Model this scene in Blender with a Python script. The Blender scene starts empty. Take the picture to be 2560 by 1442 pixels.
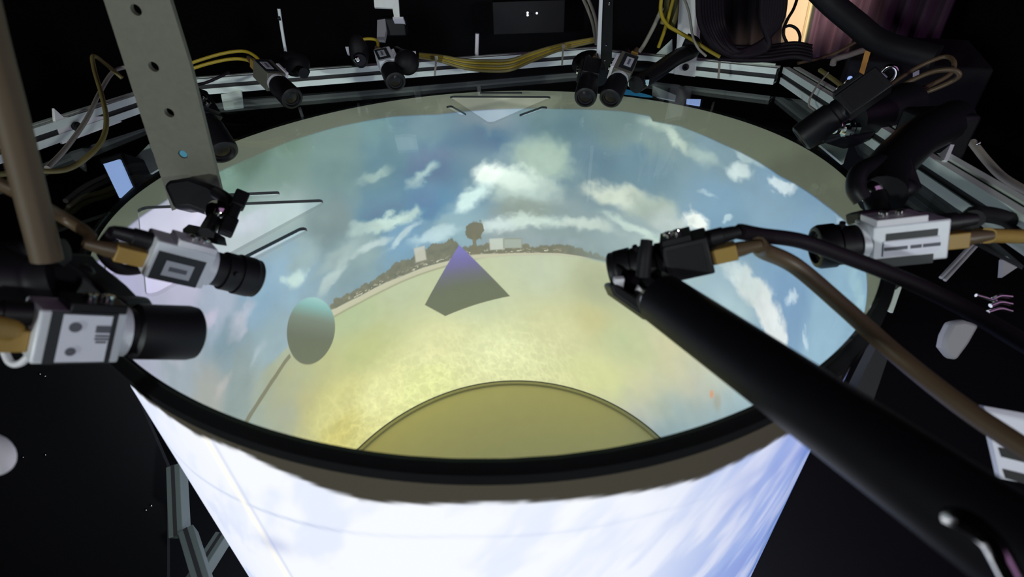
import bpy, math
import numpy as np
from mathutils import Vector, Matrix

# ---------------------------------------------------------------- camera, world, lights, exposure
SC = bpy.context.scene
COL = SC.collection
S = 0.36            # drum radius in metres
ZR = 0.967          # height of the drum rim
RZ = 0.2995         # room floor
FPX = 1278.7412     # focal length in pixels of a 2560 wide frame
PITCH, ROLL, YAW = 0.6009, -0.0283, 0.0318
CAM = Vector((0.0, -1.4471 * S, ZR + 0.5767 * S))
FWD = Vector((math.sin(YAW) * math.cos(PITCH), math.cos(YAW) * math.cos(PITCH), -math.sin(PITCH)))
_r = Vector((math.cos(YAW), -math.sin(YAW), 0)); _u = _r.cross(FWD)
RIGHT = _r * math.cos(ROLL) + _u * math.sin(ROLL)
UP = -_r * math.sin(ROLL) + _u * math.cos(ROLL)

cd = bpy.data.cameras.new('camera'); co = bpy.data.objects.new('camera', cd); COL.objects.link(co)
cd.sensor_width = 36.0; cd.lens = 36.0 * FPX / 2560.0; cd.clip_start = 0.01; cd.clip_end = 30
mw = Matrix((RIGHT, UP, -FWD)).transposed().to_4x4(); mw.translation = CAM
co.matrix_world = mw
cd.dof.use_dof = True; cd.dof.focus_distance = 0.72; cd.dof.aperture_fstop = 7.5
SC.camera = co

SC.view_settings.view_transform = 'Standard'; SC.view_settings.look = 'None'
SC.view_settings.gamma = 1.0; SC.view_settings.exposure = 0.0; SC.view_settings.use_curve_mapping = False

W = bpy.data.worlds.new('World'); SC.world = W; W.use_nodes = True
W.node_tree.nodes['Background'].inputs[0].default_value = (0.5, 0.5, 0.8, 1)
W.node_tree.nodes['Background'].inputs[1].default_value = 0.004

def lamp(name, kind, loc, aim, energy, color, size=0.2, spot=60):
    d = bpy.data.lights.new(name, kind); d.energy = energy; d.color = color
    if kind == 'AREA': d.size = size
    else: d.shadow_soft_size = size
    if kind == 'SPOT': d.spot_size = math.radians(spot); d.spot_blend = 0.6
    o = bpy.data.objects.new(name, d); COL.objects.link(o); o.location = loc
    o.rotation_euler = (Vector(aim) - Vector(loc)).to_track_quat('-Z', 'Y').to_euler()
    return o
# fill spots added behind the viewer, unseen warm spot added for the board
lamp('added_fill_light', 'SPOT', (-1.0, -1.55, 1.32), (0.12, 0.15, 0.98), 42.0, (0.87, 0.96, 0.95), 0.05, 50)
lamp('added_fill_light', 'SPOT', (0.95, -1.6, 1.34), (-0.12, 0.15, 0.98), 30.0, (0.86, 0.95, 0.94), 0.05, 50)
lamp('added_warm_spot', 'SPOT', (0.62, 0.45, 1.95), tuple(CAM + 1.35 * ((1990 - 1280) / FPX * RIGHT - (40 - 721) / FPX * UP + FWD)), 84.0, (1.0, 0.80, 0.60), 0.04, 19)
lamp('magenta_light', 'AREA', (1.5, -0.7, 2.3), (0.9, 0.9, 1.3), 5.0, (0.66, 0.34, 0.70), 2.0)

# ---------------------------------------------------------------- materials
def mat(name, rgb, rough=0.5, metal=0.0, var=0.0, scale=60.0, emit=None, estr=1.0, spec=0.5, bump=0.0):
    m = bpy.data.materials.new(name); m.use_nodes = True
    nt = m.node_tree; b = nt.nodes['Principled BSDF']
    b.inputs['Base Color'].default_value = (*rgb, 1); b.inputs['Roughness'].default_value = rough
    b.inputs['Metallic'].default_value = metal; b.inputs['Specular IOR Level'].default_value = spec
    tc = nt.nodes.new('ShaderNodeTexCoord'); nz = nt.nodes.new('ShaderNodeTexNoise')
    nz.inputs['Scale'].default_value = scale; nz.inputs['Detail'].default_value = 4
    nt.links.new(tc.outputs['Object'], nz.inputs['Vector'])
    if var > 0:
        mx = nt.nodes.new('ShaderNodeMix'); mx.data_type = 'RGBA'
        mx.inputs[6].default_value = (*[c * (1 - var) for c in rgb], 1)
        mx.inputs[7].default_value = (*[min(1, c * (1 + var)) for c in rgb], 1)
        nt.links.new(nz.outputs['Fac'], mx.inputs[0]); nt.links.new(mx.outputs[2], b.inputs['Base Color'])
    if bump > 0:
        bp = nt.nodes.new('ShaderNodeBump'); bp.inputs['Strength'].default_value = bump
        bp.inputs['Distance'].default_value = 0.001
        nt.links.new(nz.outputs['Fac'], bp.inputs['Height']); nt.links.new(bp.outputs['Normal'], b.inputs['Normal'])
    if emit:
        b.inputs['Emission Color'].default_value = (*emit, 1); b.inputs['Emission Strength'].default_value = estr
    return m
M = dict(
    alu=mat('brushed_aluminium', (0.78, 0.88, 0.79), 0.5, 0.05, 0.06, 90, bump=0.05),
    alu_plate=mat('milled_aluminium', (0.84, 0.84, 0.80), 0.5, 0.05, 0.05, 120),
    silver=mat('camera_silver', (0.76, 0.78, 0.84), 0.45, 0.1, 0.06, 200),
    shaded_silver=mat('shaded_camera_silver', (0.13, 0.125, 0.10), 0.6, 0.1, 0.1, 200),  # camera silver darkened in colour for the unlit back cameras
    chrome=mat('chrome', (0.85, 0.85, 0.82), 0.12, 1.0),
    black=mat('black_plastic', (0.006, 0.005, 0.007), 0.5, 0.0, 0.3, 150, spec=0.4),
    rubber=mat('black_rubber', (0.006, 0.005, 0.007), 0.6, 0.0, 0.3, 150, spec=0.3),
    black_metal=mat('black_metal', (0.006, 0.0055, 0.008), 0.45, 0.0, 0.2, 120, spec=0.3),
    slot=mat('slot_shadow', (0.02, 0.02, 0.02), 0.7),
    glass=mat('lens_glass', (0.010, 0.007, 0.008), 0.25, 0.0, spec=0.3),
    panel=mat('charcoal_label', (0.018, 0.02, 0.025), 0.5, 0, 0.1),
    sticker=mat('grey_sticker', (0.50, 0.51, 0.57), 0.6, 0, 0.05),
    sticker_white=mat('white_sticker', (0.86, 0.87, 1.0), 0.6, 0, 0.04),
    ink=mat('grey_ink', (0.13, 0.13, 0.16), 0.7),
    plate_white=mat('white_plate', (0.80, 0.78, 0.84), 0.5, 0, 0.03),
    stand=mat('shaded_aluminium', (0.13, 0.16, 0.145), 0.5, 0.1, 0.06, 90),  # rail aluminium with shade mixed into its colour, for the low stand
    bar=mat('galvanised_bar', (0.15, 0.148, 0.112), 0.6, 0.05, 0.15, 220, bump=0.1),
    yellow=mat('yellow_cable', (0.42, 0.30, 0.02), 0.45, 0, 0.1),
    olive=mat('olive_cable', (0.22, 0.18, 0.06), 0.45, 0, 0.1),
    brown=mat('brown_cable', (0.10, 0.065, 0.035), 0.45, 0, 0.1),
    grey=mat('grey_cable', (0.30, 0.27, 0.23), 0.5, 0, 0.1),
    dark=mat('dark_cable', (0.010, 0.006, 0.010), 0.6, 0, 0.1, spec=0.2),
    plug=mat('ochre_plug', (0.36, 0.22, 0.05), 0.5, 0, 0.1),
    wall=mat('black_wall', (0.006, 0.006, 0.008), 0.9, 0, 0.3, 5),
    floor=mat('dark_floor', (0.012, 0.012, 0.014), 0.6, 0, 0.3, 6),
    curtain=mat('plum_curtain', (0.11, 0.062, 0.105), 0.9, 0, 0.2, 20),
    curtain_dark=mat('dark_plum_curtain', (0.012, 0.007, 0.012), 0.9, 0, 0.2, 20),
    beige=mat('beige_board', (0.62, 0.50, 0.36), 0.7, 0, 0.08, 12),
    orange=mat('orange_strip', (0.62, 0.28, 0.04), 0.6, 0, 0.1),
    rod=mat('pale_rod', (0.85, 0.9, 0.9), 0.3),
    trim=mat('rim_trim', (0.010, 0.010, 0.011), 0.45, 0, 0.2, 80),
    led=mat('led_light', (0.8, 0.8, 0.9), 0.4, emit=(0.8, 0.85, 1.0), estr=3.0),
    glow=mat('pale_blue_glow', (0.3, 0.4, 0.6), 0.4, emit=(0.36, 0.52, 1.0), estr=0.8),
    glow_blue=mat('deep_blue_glow', (0.05, 0.2, 0.3), 0.4, emit=(0.02, 0.16, 0.32), estr=0.6),
    base=mat('matte_base_board', (0.66, 0.58, 0.30), 0.8, 0, 0.04, 40),
    base_ring=mat('base_ring', (0.42, 0.38, 0.20), 0.6, 0, 0.05, 40),
    grey_plastic=mat('grey_plastic', (0.32, 0.31, 0.33), 0.6, 0, 0.05),
)

def emissive_picture(name, rgb, rough=0.7):
    """surface that shows the projected picture held in the mesh's 'picture' colours"""
    m = bpy.data.materials.new(name); m.use_nodes = True
    nt = m.node_tree; b = nt.nodes['Principled BSDF']
    b.inputs['Base Color'].default_value = (*rgb, 1); b.inputs['Roughness'].default_value = rough
    b.inputs['Specular IOR Level'].default_value = 0.1
    a = nt.nodes.new('ShaderNodeAttribute'); a.attribute_name = 'picture'
    nt.links.new(a.outputs['Color'], b.inputs['Emission Color']); b.inputs['Emission Strength'].default_value = 1.0
    return m
M['screen'] = emissive_picture('projection_screen_inside', (0.60, 0.57, 0.42))
M['screen_out'] = emissive_picture('projection_screen_outside', (0.12, 0.10, 0.075))

def acrylic(name, tint):
    m = bpy.data.materials.new(name); m.use_nodes = True
    nt = m.node_tree; nt.nodes.clear()
    out = nt.nodes.new('ShaderNodeOutputMaterial'); t = nt.nodes.new('ShaderNodeBsdfTransparent')
    g = nt.nodes.new('ShaderNodeBsdfGlossy'); mx = nt.nodes.new('ShaderNodeMixShader')
    fr = nt.nodes.new('ShaderNodeFresnel'); fr.inputs['IOR'].default_value = 1.45
    ge = nt.nodes.new('ShaderNodeNewGeometry'); mr = nt.nodes.new('ShaderNodeMapRange')
    mr.inputs[3].default_value = 1.45; mr.inputs[4].default_value = 1 / 1.45
    nt.links.new(ge.outputs['Backfacing'], mr.inputs[0]); nt.links.new(mr.outputs[0], fr.inputs['IOR'])
    t.inputs['Color'].default_value = (*tint, 1); g.inputs['Roughness'].default_value = 0.02
    sc_ = nt.nodes.new('ShaderNodeMath'); sc_.operation = 'MULTIPLY'; sc_.inputs[1].default_value = 0.5
    nt.links.new(fr.outputs[0], sc_.inputs[0]); nt.links.new(sc_.outputs[0], mx.inputs[0]); nt.links.new(t.outputs[0], mx.inputs[1])
    nt.links.new(g.outputs[0], mx.inputs[2]); nt.links.new(mx.outputs[0], out.inputs['Surface'])
    return m
M['acrylic'] = acrylic('clear_acrylic', (0.88, 0.90, 0.885))
M['acrylic_edge'] = mat('acrylic_cut_edge', (0.012, 0.016, 0.012), 0.3)
def see_through_from_inside(m):
    nt = m.node_tree; b = nt.nodes['Principled BSDF']; t = nt.nodes.new('ShaderNodeBsdfTransparent')
    g = nt.nodes.new('ShaderNodeNewGeometry'); f = nt.nodes.new('ShaderNodeMath'); f.operation = 'MULTIPLY'; f.inputs[1].default_value = 0.75
    x = nt.nodes.new('ShaderNodeMixShader'); nt.links.new(g.outputs['Backfacing'], f.inputs[0]); nt.links.new(f.outputs[0], x.inputs[0])
    nt.links.new(b.outputs[0], x.inputs[1]); nt.links.new(t.outputs[0], x.inputs[2]); nt.links.new(x.outputs[0], nt.nodes['Material Output'].inputs['Surface'])
see_through_from_inside(M['acrylic_edge'])
M['film'] = mat('dark_trim', (0.02, 0.02, 0.02), 0.5)

# ---------------------------------------------------------------- mesh helpers
def at(px, py, dep):
    return CAM + dep * ((px - 1280) / FPX * RIGHT - (py - 721) / FPX * UP + FWD)
def on_z(px, py, z):
    v = (px - 1280) / FPX * RIGHT - (py - 721) / FPX * UP + FWD
    return CAM + (z - CAM.z) / v.z * v
def basis(x, hint):
    x = Vector(x).normalized(); h = Vector(hint)
    y = (h - h.dot(x) * x)
    if y.length < 1e-6: y = x.orthogonal()
    y.normalize(); return x, y, x.cross(y)
def spline(pts, n=10):
    P = [Vector(p) for p in pts]
    if len(P) < 3: return [P[0].lerp(P[-1], i / n) for i in range(n + 1)]
    Q = [2 * P[0] - P[1]] + P + [2 * P[-1] - P[-2]]; out = []
    for i in range(1, len(Q) - 2):
        a, b, c, d = Q[i - 1:i + 3]
        for k in range(n):
            t = k / n
            out.append(0.5 * ((2 * b) + (c - a) * t + (2 * a - 5 * b + 4 * c - d) * t * t + (3 * b - a - 3 * c + d) * t ** 3))
    out.append(P[-1]); return out

class MB:
    def __init__(s): s.v = []; s.f = []
    def add(s, vs, fs):
        o = len(s.v); s.v += [tuple(v) for v in vs]; s.f += [tuple(o + i for i in f) for f in fs]; return s
    def box(s, c, size, R=None):
        c = Vector(c); X, Y, Z = R if R else (Vector((1, 0, 0)), Vector((0, 1, 0)), Vector((0, 0, 1)))
        a, b, d = size[0] / 2, size[1] / 2, size[2] / 2
        vs = [c + X * i * a + Y * j * b + Z * k * d for i in (-1, 1) for j in (-1, 1) for k in (-1, 1)]
        return s.add(vs, [(0, 1, 3, 2), (4, 6, 7, 5), (0, 4, 5, 1), (2, 3, 7, 6), (0, 2, 6, 4), (1, 5, 7, 3)])
    def beam(s, p, q, w, h, hint, off=(0, 0)):
        p, q = Vector(p), Vector(q); X, Y, Z = basis(q - p, hint)
        return s.box((p + q) / 2 + Y * off[0] + Z * off[1], ((q - p).length, w, h), (X, Y, Z))
    def lathe(s, p, axis, prof, n=32, hint=(0, 0, 1)):
        p = Vector(p); X, Y, Z = basis(axis, hint); vs = []; fs = []
        for x, r in prof:
            for k in range(n):
                a = 2 * math.pi * k / n; vs.append(p + X * x + (Y * math.cos(a) + Z * math.sin(a)) * max(r, 1e-5))
        m = len(prof)
        for i in range(m - 1):
            for k in range(n):
                k2 = (k + 1) % n; fs.append((i * n + k, i * n + k2, (i + 1) * n + k2, (i + 1) * n + k))
        if prof[0][1] > 1e-4: fs.append(tuple(range(n))[::-1])
        if prof[-1][1] > 1e-4: fs.append(tuple((m - 1) * n + k for k in range(n)))
        return s.add(vs, fs)
    def cyl(s, p, q, r, n=24): 
        p, q = Vector(p), Vector(q); L = (q - p).length
        return s.lathe(p, q - p, [(0, r), (L, r)], n)
    def tube(s, pts, r, n=12, sub=10, closed=False):
        P = spline(pts, sub); m = len(P); vs = []; fs = []; Y = None
        for i, p in enumerate(P):
            t = (P[min(i + 1, m - 1)] - P[max(i - 1, 0)])
            if t.length < 1e-9: t = Vector((0, 0, 1))
            t.normalize()
            if Y is None: Y = t.orthogonal().normalized()
            else:
                Y = Y - Y.dot(t) * t; Y.normalize()
            Z = t.cross(Y)
            rr = r if not isinstance(r, (list, tuple)) else r[0] + (r[1] - r[0]) * i / (m - 1)
            for k in range(n):
                a = 2 * math.pi * k / n; vs.append(p + (Y * math.cos(a) + Z * math.sin(a)) * rr)
        for i in range(m - 1):
            for k in range(n):
                k2 = (k + 1) % n; fs.append((i * n + k, i * n + k2, (i + 1) * n + k2, (i + 1) * n + k))
        fs.append(tuple(range(n))[::-1]); fs.append(tuple((m - 1) * n + k for k in range(n)))
        return s.add(vs, fs)
    def sphere(s, c, r, n=24, sq=(1, 1, 1)):
        c = Vector(c); h = n // 2; vs = []; fs = []
        for i in range(h + 1):
            t = math.pi * i / h
            for k in range(n):
                a = 2 * math.pi * k / n
                vs.append(c + Vector((r * sq[0] * math.sin(t) * math.cos(a), r * sq[1] * math.sin(t) * math.sin(a), r * sq[2] * math.cos(t))))
        for i in range(h):
            for k in range(n):
                k2 = (k + 1) % n; fs.append((i * n + k, (i + 1) * n + k, (i + 1) * n + k2, i * n + k2))
        return s.add(vs, fs)
    def prism(s, poly, d):
        P = [Vector(p) for p in poly]; d = Vector(d); n = len(P)
        nrm = Vector((0, 0, 0))
        for i in range(n): nrm += P[i].cross(P[(i + 1) % n])
        if nrm.dot(d) > 0: P = P[::-1]
        fs = [tuple(range(n)), tuple(range(2 * n - 1, n - 1, -1))]
        for i in range(n):
            j = (i + 1) % n; fs.append((i, n + i, n + j, j))
        return s.add(P + [p + d for p in P], fs)
    def build(s, name, m, parent=None, bevel=0.0, local=False, origin=None):
        O = Vector((0, 0, 0))
        if parent is not None and not local: O = Vector(parent['_o'])
        elif parent is None:
            if origin is None:
                A = np.array(s.v); origin = ((A[:, 0].min() + A[:, 0].max()) / 2, (A[:, 1].min() + A[:, 1].max()) / 2, A[:, 2].min())
            O = Vector(origin)
        me = bpy.data.meshes.new(name)
        me.from_pydata([tuple(Vector(v) - O) for v in s.v], [], s.f)
        me.materials.append(m); me.polygons.foreach_set('use_smooth', [True] * len(me.polygons))
        me.set_sharp_from_angle(angle=math.radians(38)); me.update()
        o = bpy.data.objects.new(name, me); COL.objects.link(o)
        if parent is not None: o.parent = parent
        else: o.location = O
        if bevel > 0:
            b = o.modifiers.new('bevel', 'BEVEL'); b.width = bevel; b.segments = 2; b.limit_method = 'ANGLE'; b.angle_limit = math.radians(50)
        if parent is not None and not local: o['_o'] = parent['_o']
        return o
def tag(o, label, cat, group=None, kind=None):
    o['label'] = label; o['category'] = cat
    if group: o['group'] = group
    if kind: o['kind'] = kind
    return o
def thing(name, label, cat, loc, group=None):
    o = bpy.data.objects.new(name, None); COL.objects.link(o); o.location = loc; o.empty_display_size = 0.02
    o['_o'] = tuple(loc); return tag(o, label, cat, group)
def structure(name, mb, m):
    o = mb.build(name, m); o['kind'] = 'structure'; return o

# ---------------------------------------------------------------- the room
RX, RY0, RY1, RH = 2.4, -2.4, 2.3, 2.6
structure('floor', MB().box((0, (RY0 + RY1) / 2, RZ - 0.02), (2 * RX, RY1 - RY0, 0.04)), M['floor'])
structure('ceiling', MB().box((0, (RY0 + RY1) / 2, RH + 0.02), (2 * RX, RY1 - RY0, 0.04)), M['wall'])
for nm, c, sz in (('wall_back', (0, RY1 + 0.02, (RZ + RH) / 2), (2 * RX, 0.04, RH - RZ)), ('wall_front', (0, RY0 - 0.02, (RZ + RH) / 2), (2 * RX, 0.04, RH - RZ)),
                  ('wall_left', (-RX - 0.02, (RY0 + RY1) / 2, (RZ + RH) / 2), (0.04, RY1 - RY0, RH - RZ)), ('wall_right', (RX + 0.02, (RY0 + RY1) / 2, (RZ + RH) / 2), (0.04, RY1 - RY0, RH - RZ))):
    structure(nm, MB().box(c, sz), M['wall'])

# ---------------------------------------------------------------- the projected panorama, in (azimuth, height / radius)
SKY_TONES=[[-1.1279,-0.0712,105,130,105],[-0.9704,-0.035,110,140,115],[-0.7085,-0.0848,118,148,140],[-0.521,-0.0883,110,150,150],[-0.3169,-0.1203,110,145,155],[-0.0082,-0.2248,85,125,150],[-0.0036,-0.1296,130,148,152],[0.3277,-0.1281,110,140,140],[0.6088,-0.1199,115,140,135],[0.7961,-0.1242,130,155,150],[1.0865,-0.1526,125,155,165],[1.4053,-0.1753,130,165,185],[1.7231,-0.1364,135,170,190],[-1.2653,-0.1332,125,160,135],[-1.0137,-0.1662,125,155,135],[-0.744,-0.234,125,155,145],[-0.5308,-0.2507,100,140,150],[-0.2989,-0.2944,80,125,155],[0.0381,-0.286,120,150,160],[0.4901,-0.3041,110,140,150],[0.7252,-0.3016,105,140,155],[1.1309,-0.3233,120,160,185],[1.5955,-0.2905,130,170,200],[1.9352,-0.1716,145,185,205],[1.9359,-0.4049,150,190,210],[1.677,-0.4937,125,165,200],[-1.2656,-0.3094,160,172,168],[-1.4982,-0.1561,178,178,188],[-1.0601,-0.3026,160,180,170],[-0.8432,-0.4683,130,150,145],[-0.5992,-0.5141,85,135,160],[-0.3688,-0.5323,85,140,175],[-0.5149,-0.6508,125,170,195],[-0.7286,-0.6196,150,175,170],[-1.8628,-0.1083,185,180,210],[-1.6378,-0.3391,190,185,205],[-1.4753,-0.4911,170,180,195],[-1.2811,-0.5928,140,175,195],[-1.1204,-0.5953,150,185,200],[-1.529,-0.6147,135,160,170],[-1.8175,-0.4836,165,175,180],[-1.538,-0.8084,150,165,160],[-1.7547,-0.6876,175,175,165],[-1.2701,-0.856,155,180,185],[-1.378,-0.9676,170,180,160],[-2.0474,-0.2623,180,180,195],[0.3439,-0.6666,150,170,165],[0.7713,-0.6596,160,180,175],[0.1292,-0.7774,160,175,170],[0.9907,-0.658,165,190,190],[-0.2534,-0.6462,150,185,190],[1.2571,-0.7632,160,190,200]]
WATER_TONES=[[-0.8584,-0.9815,175,195,150],[-0.5632,-0.9496,185,200,165],[0.2398,-0.9777,190,205,180],[0.5843,-1.0148,170,180,145],[-0.8644,-1.2186,185,195,130],[-0.3808,-1.4227,215,220,165],[-0.0084,-1.546,215,225,175],[0.3649,-1.3604,205,210,160],[0.554,-1.2473,195,195,140],[0.7562,-1.3061,185,200,155],[1.0914,-1.1472,200,200,165],[1.3615,-1.0727,205,205,180],[1.4989,-0.9887,205,215,200],[0.6346,-1.6521,205,215,155],[1.0358,-1.5708,205,205,165],[1.3107,-1.3067,210,200,165],[1.0544,-1.8382,225,215,195],[-1.2729,-1.2002,186,182,118],[-1.0534,-1.4161,205,205,130],[-0.805,-1.5644,220,225,160],[-0.5448,-1.6724,215,225,155],[-1.1112,-1.6086,196,190,105],[-1.4119,-1.1559,176,170,112],[-1.5109,-0.9713,165,165,120],[-1.1576,-1.1242,180,185,130],[-0.1109,-1.1343,190,205,170],[0.8068,-0.9292,175,190,165]]
CLOUDS=[[0.2544,-0.315,0.1682,-0.0428,-0.033,-0.1216,165,188,168,0.9,0.5],[0.1336,-0.4756,0.225,-0.0205,-0.0098,-0.0977,185,205,190,0.9,0.5],[-0.0165,-0.3966,0.0906,-0.0052,-0.0032,-0.0672,222,236,222,1,0.45],[0.114,-0.4282,0.1214,-0.0111,-0.0058,-0.0595,210,228,212,0.9,0.5],[-0.115,-0.5073,0.098,0.0669,0.0252,-0.041,208,234,224,0.9,0.5],[0.1529,-0.5869,0.1886,-0.008,-0.0036,-0.0593,150,163,148,0.85,0.5],[0.6332,-0.4613,0.1748,-0.0132,-0.0111,-0.0623,198,210,190,0.95,0.5],[0.8094,-0.4764,0.1448,-0.0002,-0.0109,-0.0695,165,180,165,0.9,0.5],[0.1948,-0.6504,0.2337,0.0097,-0.0001,-0.0468,205,224,208,0.9,0.5],[0.4707,-0.6475,0.1702,-0.0036,-0.0046,-0.0415,200,215,200,0.8,0.5],[0.7644,-0.6067,0.195,-0.024,-0.0082,-0.0306,195,215,200,0.8,0.5],[1.0409,-0.4581,0.0753,-0.0112,-0.0191,-0.0502,222,230,220,1,0.3],[0.9428,-0.5216,0.1264,0.0087,-0.0112,-0.0778,185,198,190,0.9,0.5],[0.8616,-0.6816,0.1786,-0.017,-0.0127,-0.0449,175,195,190,0.7,0.6],[0.3034,-0.7669,0.3044,0.0084,-0.0019,-0.0441,150,165,165,0.8,0.5],[0.0022,-0.6773,0.1291,0.0116,0.0041,-0.052,205,222,214,0.9,0.5],[-0.5756,-0.5603,0.1833,0.0034,0.0057,-0.0432,190,214,200,0.95,0.45],[-0.7034,-0.5534,0.0941,-0.0133,0.0004,-0.0461,170,192,182,0.8,0.5],[-0.5921,-0.3128,0.0859,0.007,0.0043,-0.0267,155,180,170,0.8,0.5],[-0.3434,-0.3635,0.0868,0.0456,0.0148,-0.0272,165,190,185,0.85,0.5],[-0.6821,-0.6603,0.1249,0.0143,0.0077,-0.0311,188,207,202,0.8,0.5],[-0.5062,-0.665,0.1075,0.0543,0.0131,-0.0251,190,212,210,0.8,0.5],[-0.8429,-0.6361,0.1389,0.0231,0.0152,-0.047,165,185,180,0.8,0.55],[-1.0168,-0.5509,0.0972,0.0312,0.0281,-0.0577,160,180,172,0.7,0.6],[-1.0865,-0.6278,0.0546,0.0138,0.0183,-0.0404,195,220,210,0.95,0.5],[-1.1451,-0.6009,0.0284,0.003,0.0072,-0.0201,190,215,210,0.8,0.5],[-0.9136,-0.7341,0.1196,0.0602,0.017,-0.0292,190,208,198,0.7,0.55],[-0.3245,-0.7022,0.1561,0.0238,0.0076,-0.0375,190,215,215,0.8,0.5],[0.8727,-0.1339,0.0652,-0.05,-0.0199,-0.0212,180,198,180,0.85,0.5],[0.775,-0.1076,0.0844,-0.0052,-0.0037,-0.0271,165,185,168,0.8,0.6],[1.0122,-0.1661,0.0995,-0.0136,-0.0089,-0.0294,175,195,180,0.6,0.6],[1.1961,-0.1888,0.0632,0.0068,-0.0033,-0.0411,192,210,206,0.95,0.4],[1.4048,-0.1489,0.0688,0.0169,0.0021,-0.0278,198,216,216,0.95,0.35],[1.2329,-0.1134,0.0925,-0.0068,-0.0077,-0.0239,175,197,195,0.8,0.5],[1.0593,-0.3277,0.0357,0.006,-0.0002,-0.0141,165,190,200,0.7,0.6],[1.1877,-0.3881,0.0216,-0.0063,-0.0146,-0.0245,180,205,210,0.8,0.5],[1.6398,-0.4702,0.0325,-0.0003,-0.0305,-0.0402,190,210,218,0.9,0.4],[1.8267,-0.4849,0.0486,-0.0096,-0.0173,-0.0163,185,208,218,0.8,0.4],[1.4374,-0.5871,0.1246,-0.0082,-0.0425,-0.0711,208,218,212,1,0.3],[1.5628,-0.6173,0.1011,-0.0244,-0.0579,-0.0702,212,220,216,1,0.28],[1.6491,-0.6505,0.0788,-0.0275,-0.0519,-0.0564,214,222,220,1,0.25],[1.3348,-0.5692,0.1071,-0.0095,-0.028,-0.053,200,214,210,0.9,0.45],[1.3283,-0.7345,0.1456,-0.0216,-0.052,-0.0912,170,195,200,0.8,0.6],[2.1108,-0.1354,0.1929,0.0405,-0.0445,-0.0323,165,200,205,0.7,0.6],[1.7906,-0.102,0.0724,-0.0007,-0.0114,-0.0113,185,205,215,0.7,0.6],[-1.3722,-0.1908,0.1225,-0.0379,-0.0115,-0.054,182,182,194,0.8,0.5],[-1.2198,-0.2987,0.1162,-0.0148,0.0025,-0.0405,165,175,178,0.7,0.6],[-1.4151,-0.6118,0.0928,0.0246,0.019,-0.031,190,190,200,0.7,0.6],[-1.5532,-0.485,0.0753,-0.0148,0.0117,-0.0388,195,188,205,0.7,0.6],[-1.8149,-0.421,0.0523,-0.0918,-0.031,0.0085,180,180,190,0.6,0.6],[-1.382,-0.8045,0.0657,0.0401,0.0156,-0.0211,175,190,195,0.6,0.6],[-1.6378,-0.749,0.0909,-0.0116,0.0147,-0.028,185,180,175,0.6,0.6]]
TREE_TOP=[[-0.9596,-0.8585],[-0.9188,-0.8401],[-0.8503,-0.85],[-0.7779,-0.8419],[-0.6961,-0.842],[-0.6588,-0.8292],[-0.5986,-0.815],[-0.5598,-0.7885],[-0.4927,-0.7949],[-0.4575,-0.7867],[-0.4194,-0.7544],[-0.3649,-0.7644],[-0.3465,-0.74],[-0.286,-0.7539],[-0.2566,-0.7237],[-0.2236,-0.7469],[-0.2012,-0.7951],[-0.1131,-0.8009],[-0.0354,-0.7915],[0.0186,-0.8151],[0.1507,-0.8068],[0.1946,-0.8202],[0.3475,-0.7861],[0.402,-0.7828],[0.4796,-0.8001],[0.5688,-0.8155],[0.6585,-0.8257],[0.7921,-0.8181]]
TREE_BASE=[[-0.9654,-0.8788],[-0.9316,-0.8876],[-0.7897,-0.8945],[-0.6459,-0.8841],[-0.5288,-0.8813],[-0.412,-0.8702],[-0.2522,-0.8657],[-0.1386,-0.8503],[0.0169,-0.8607],[0.1945,-0.8556],[0.3492,-0.8431],[0.4598,-0.8413],[0.5707,-0.8396],[0.7049,-0.8416],[0.7933,-0.8272]]
SAND_BASE=[[-0.977,-0.9199],[-0.9412,-0.9232],[-0.7972,-0.9278],[-0.6528,-0.9213],[-0.5333,-0.91],[-0.4161,-0.9021],[-0.2546,-0.8909],[-0.1407,-0.8808],[0.0163,-0.876],[0.1945,-0.8684],[0.3495,-0.8531],[0.4602,-0.8488],[0.5712,-0.8468],[0.7054,-0.8463],[0.7939,-0.8318]]
PYRAMID=[[-0.2044,-0.7797],[0.065,-1.1497],[-0.3277,-1.2288],[-0.4383,-1.1109]]
BALLOON=[[-1.0934,-0.9194],[-1.014,-0.7762],[-0.9795,-1.0258]]
STRING=[[-1.2442,-0.9481],[-1.2791,-0.9532],[-1.35,-0.9711],[-1.4477,-0.98],[-1.5154,-0.978],[-1.6183,-0.9659]]
PALM=[[-0.1138,-0.7102],[-0.1099,-0.6512],[-0.0664,-0.7152],[-0.1262,-0.8318]]
HOUSES=[[-0.0024,-0.7889],[0.0246,-0.7705],[0.0808,-0.7921],[0.1206,-0.7676],[-0.4225,-0.7777],[-0.3973,-0.7558]]
EMBER=[[1.3479,-1.2278],[1.3678,-1.2262]]
LIT_TOP=[[-2.0853,-0.013],[-1.9185,-0.0312],[-1.7272,-0.0508],[-1.531,-0.0665],[-1.2474,-0.0731],[-1.1241,-0.071],[-1.0598,-0.069],[-0.9194,-0.0633],[-0.6879,-0.0606],[-0.4568,-0.0658],[-0.2501,-0.0847],[0.3261,-0.0773],[0.6214,-0.0624],[0.7413,-0.0658],[0.7569,-0.0852],[0.882,-0.0818],[1.074,-0.1032],[1.3834,-0.1253],[1.642,-0.1104],[1.7977,-0.0923],[1.9492,-0.0911]]
OUT_TOP=[[3.8675,-0.0977],[3.7756,-0.0806],[3.6604,-0.0814],[3.6376,-0.0759],[3.5607,-0.0639],[3.4888,-0.079],[3.4221,-0.0911],[3.3596,-0.1027],[3.2973,-0.0968],[3.1811,-0.082],[3.0696,-0.0859],[2.9507,-0.1006],[2.8489,-0.1128],[2.7726,-0.1114],[2.6907,-0.1135],[2.6291,-0.1303],[2.5665,-0.1493]]
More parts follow.
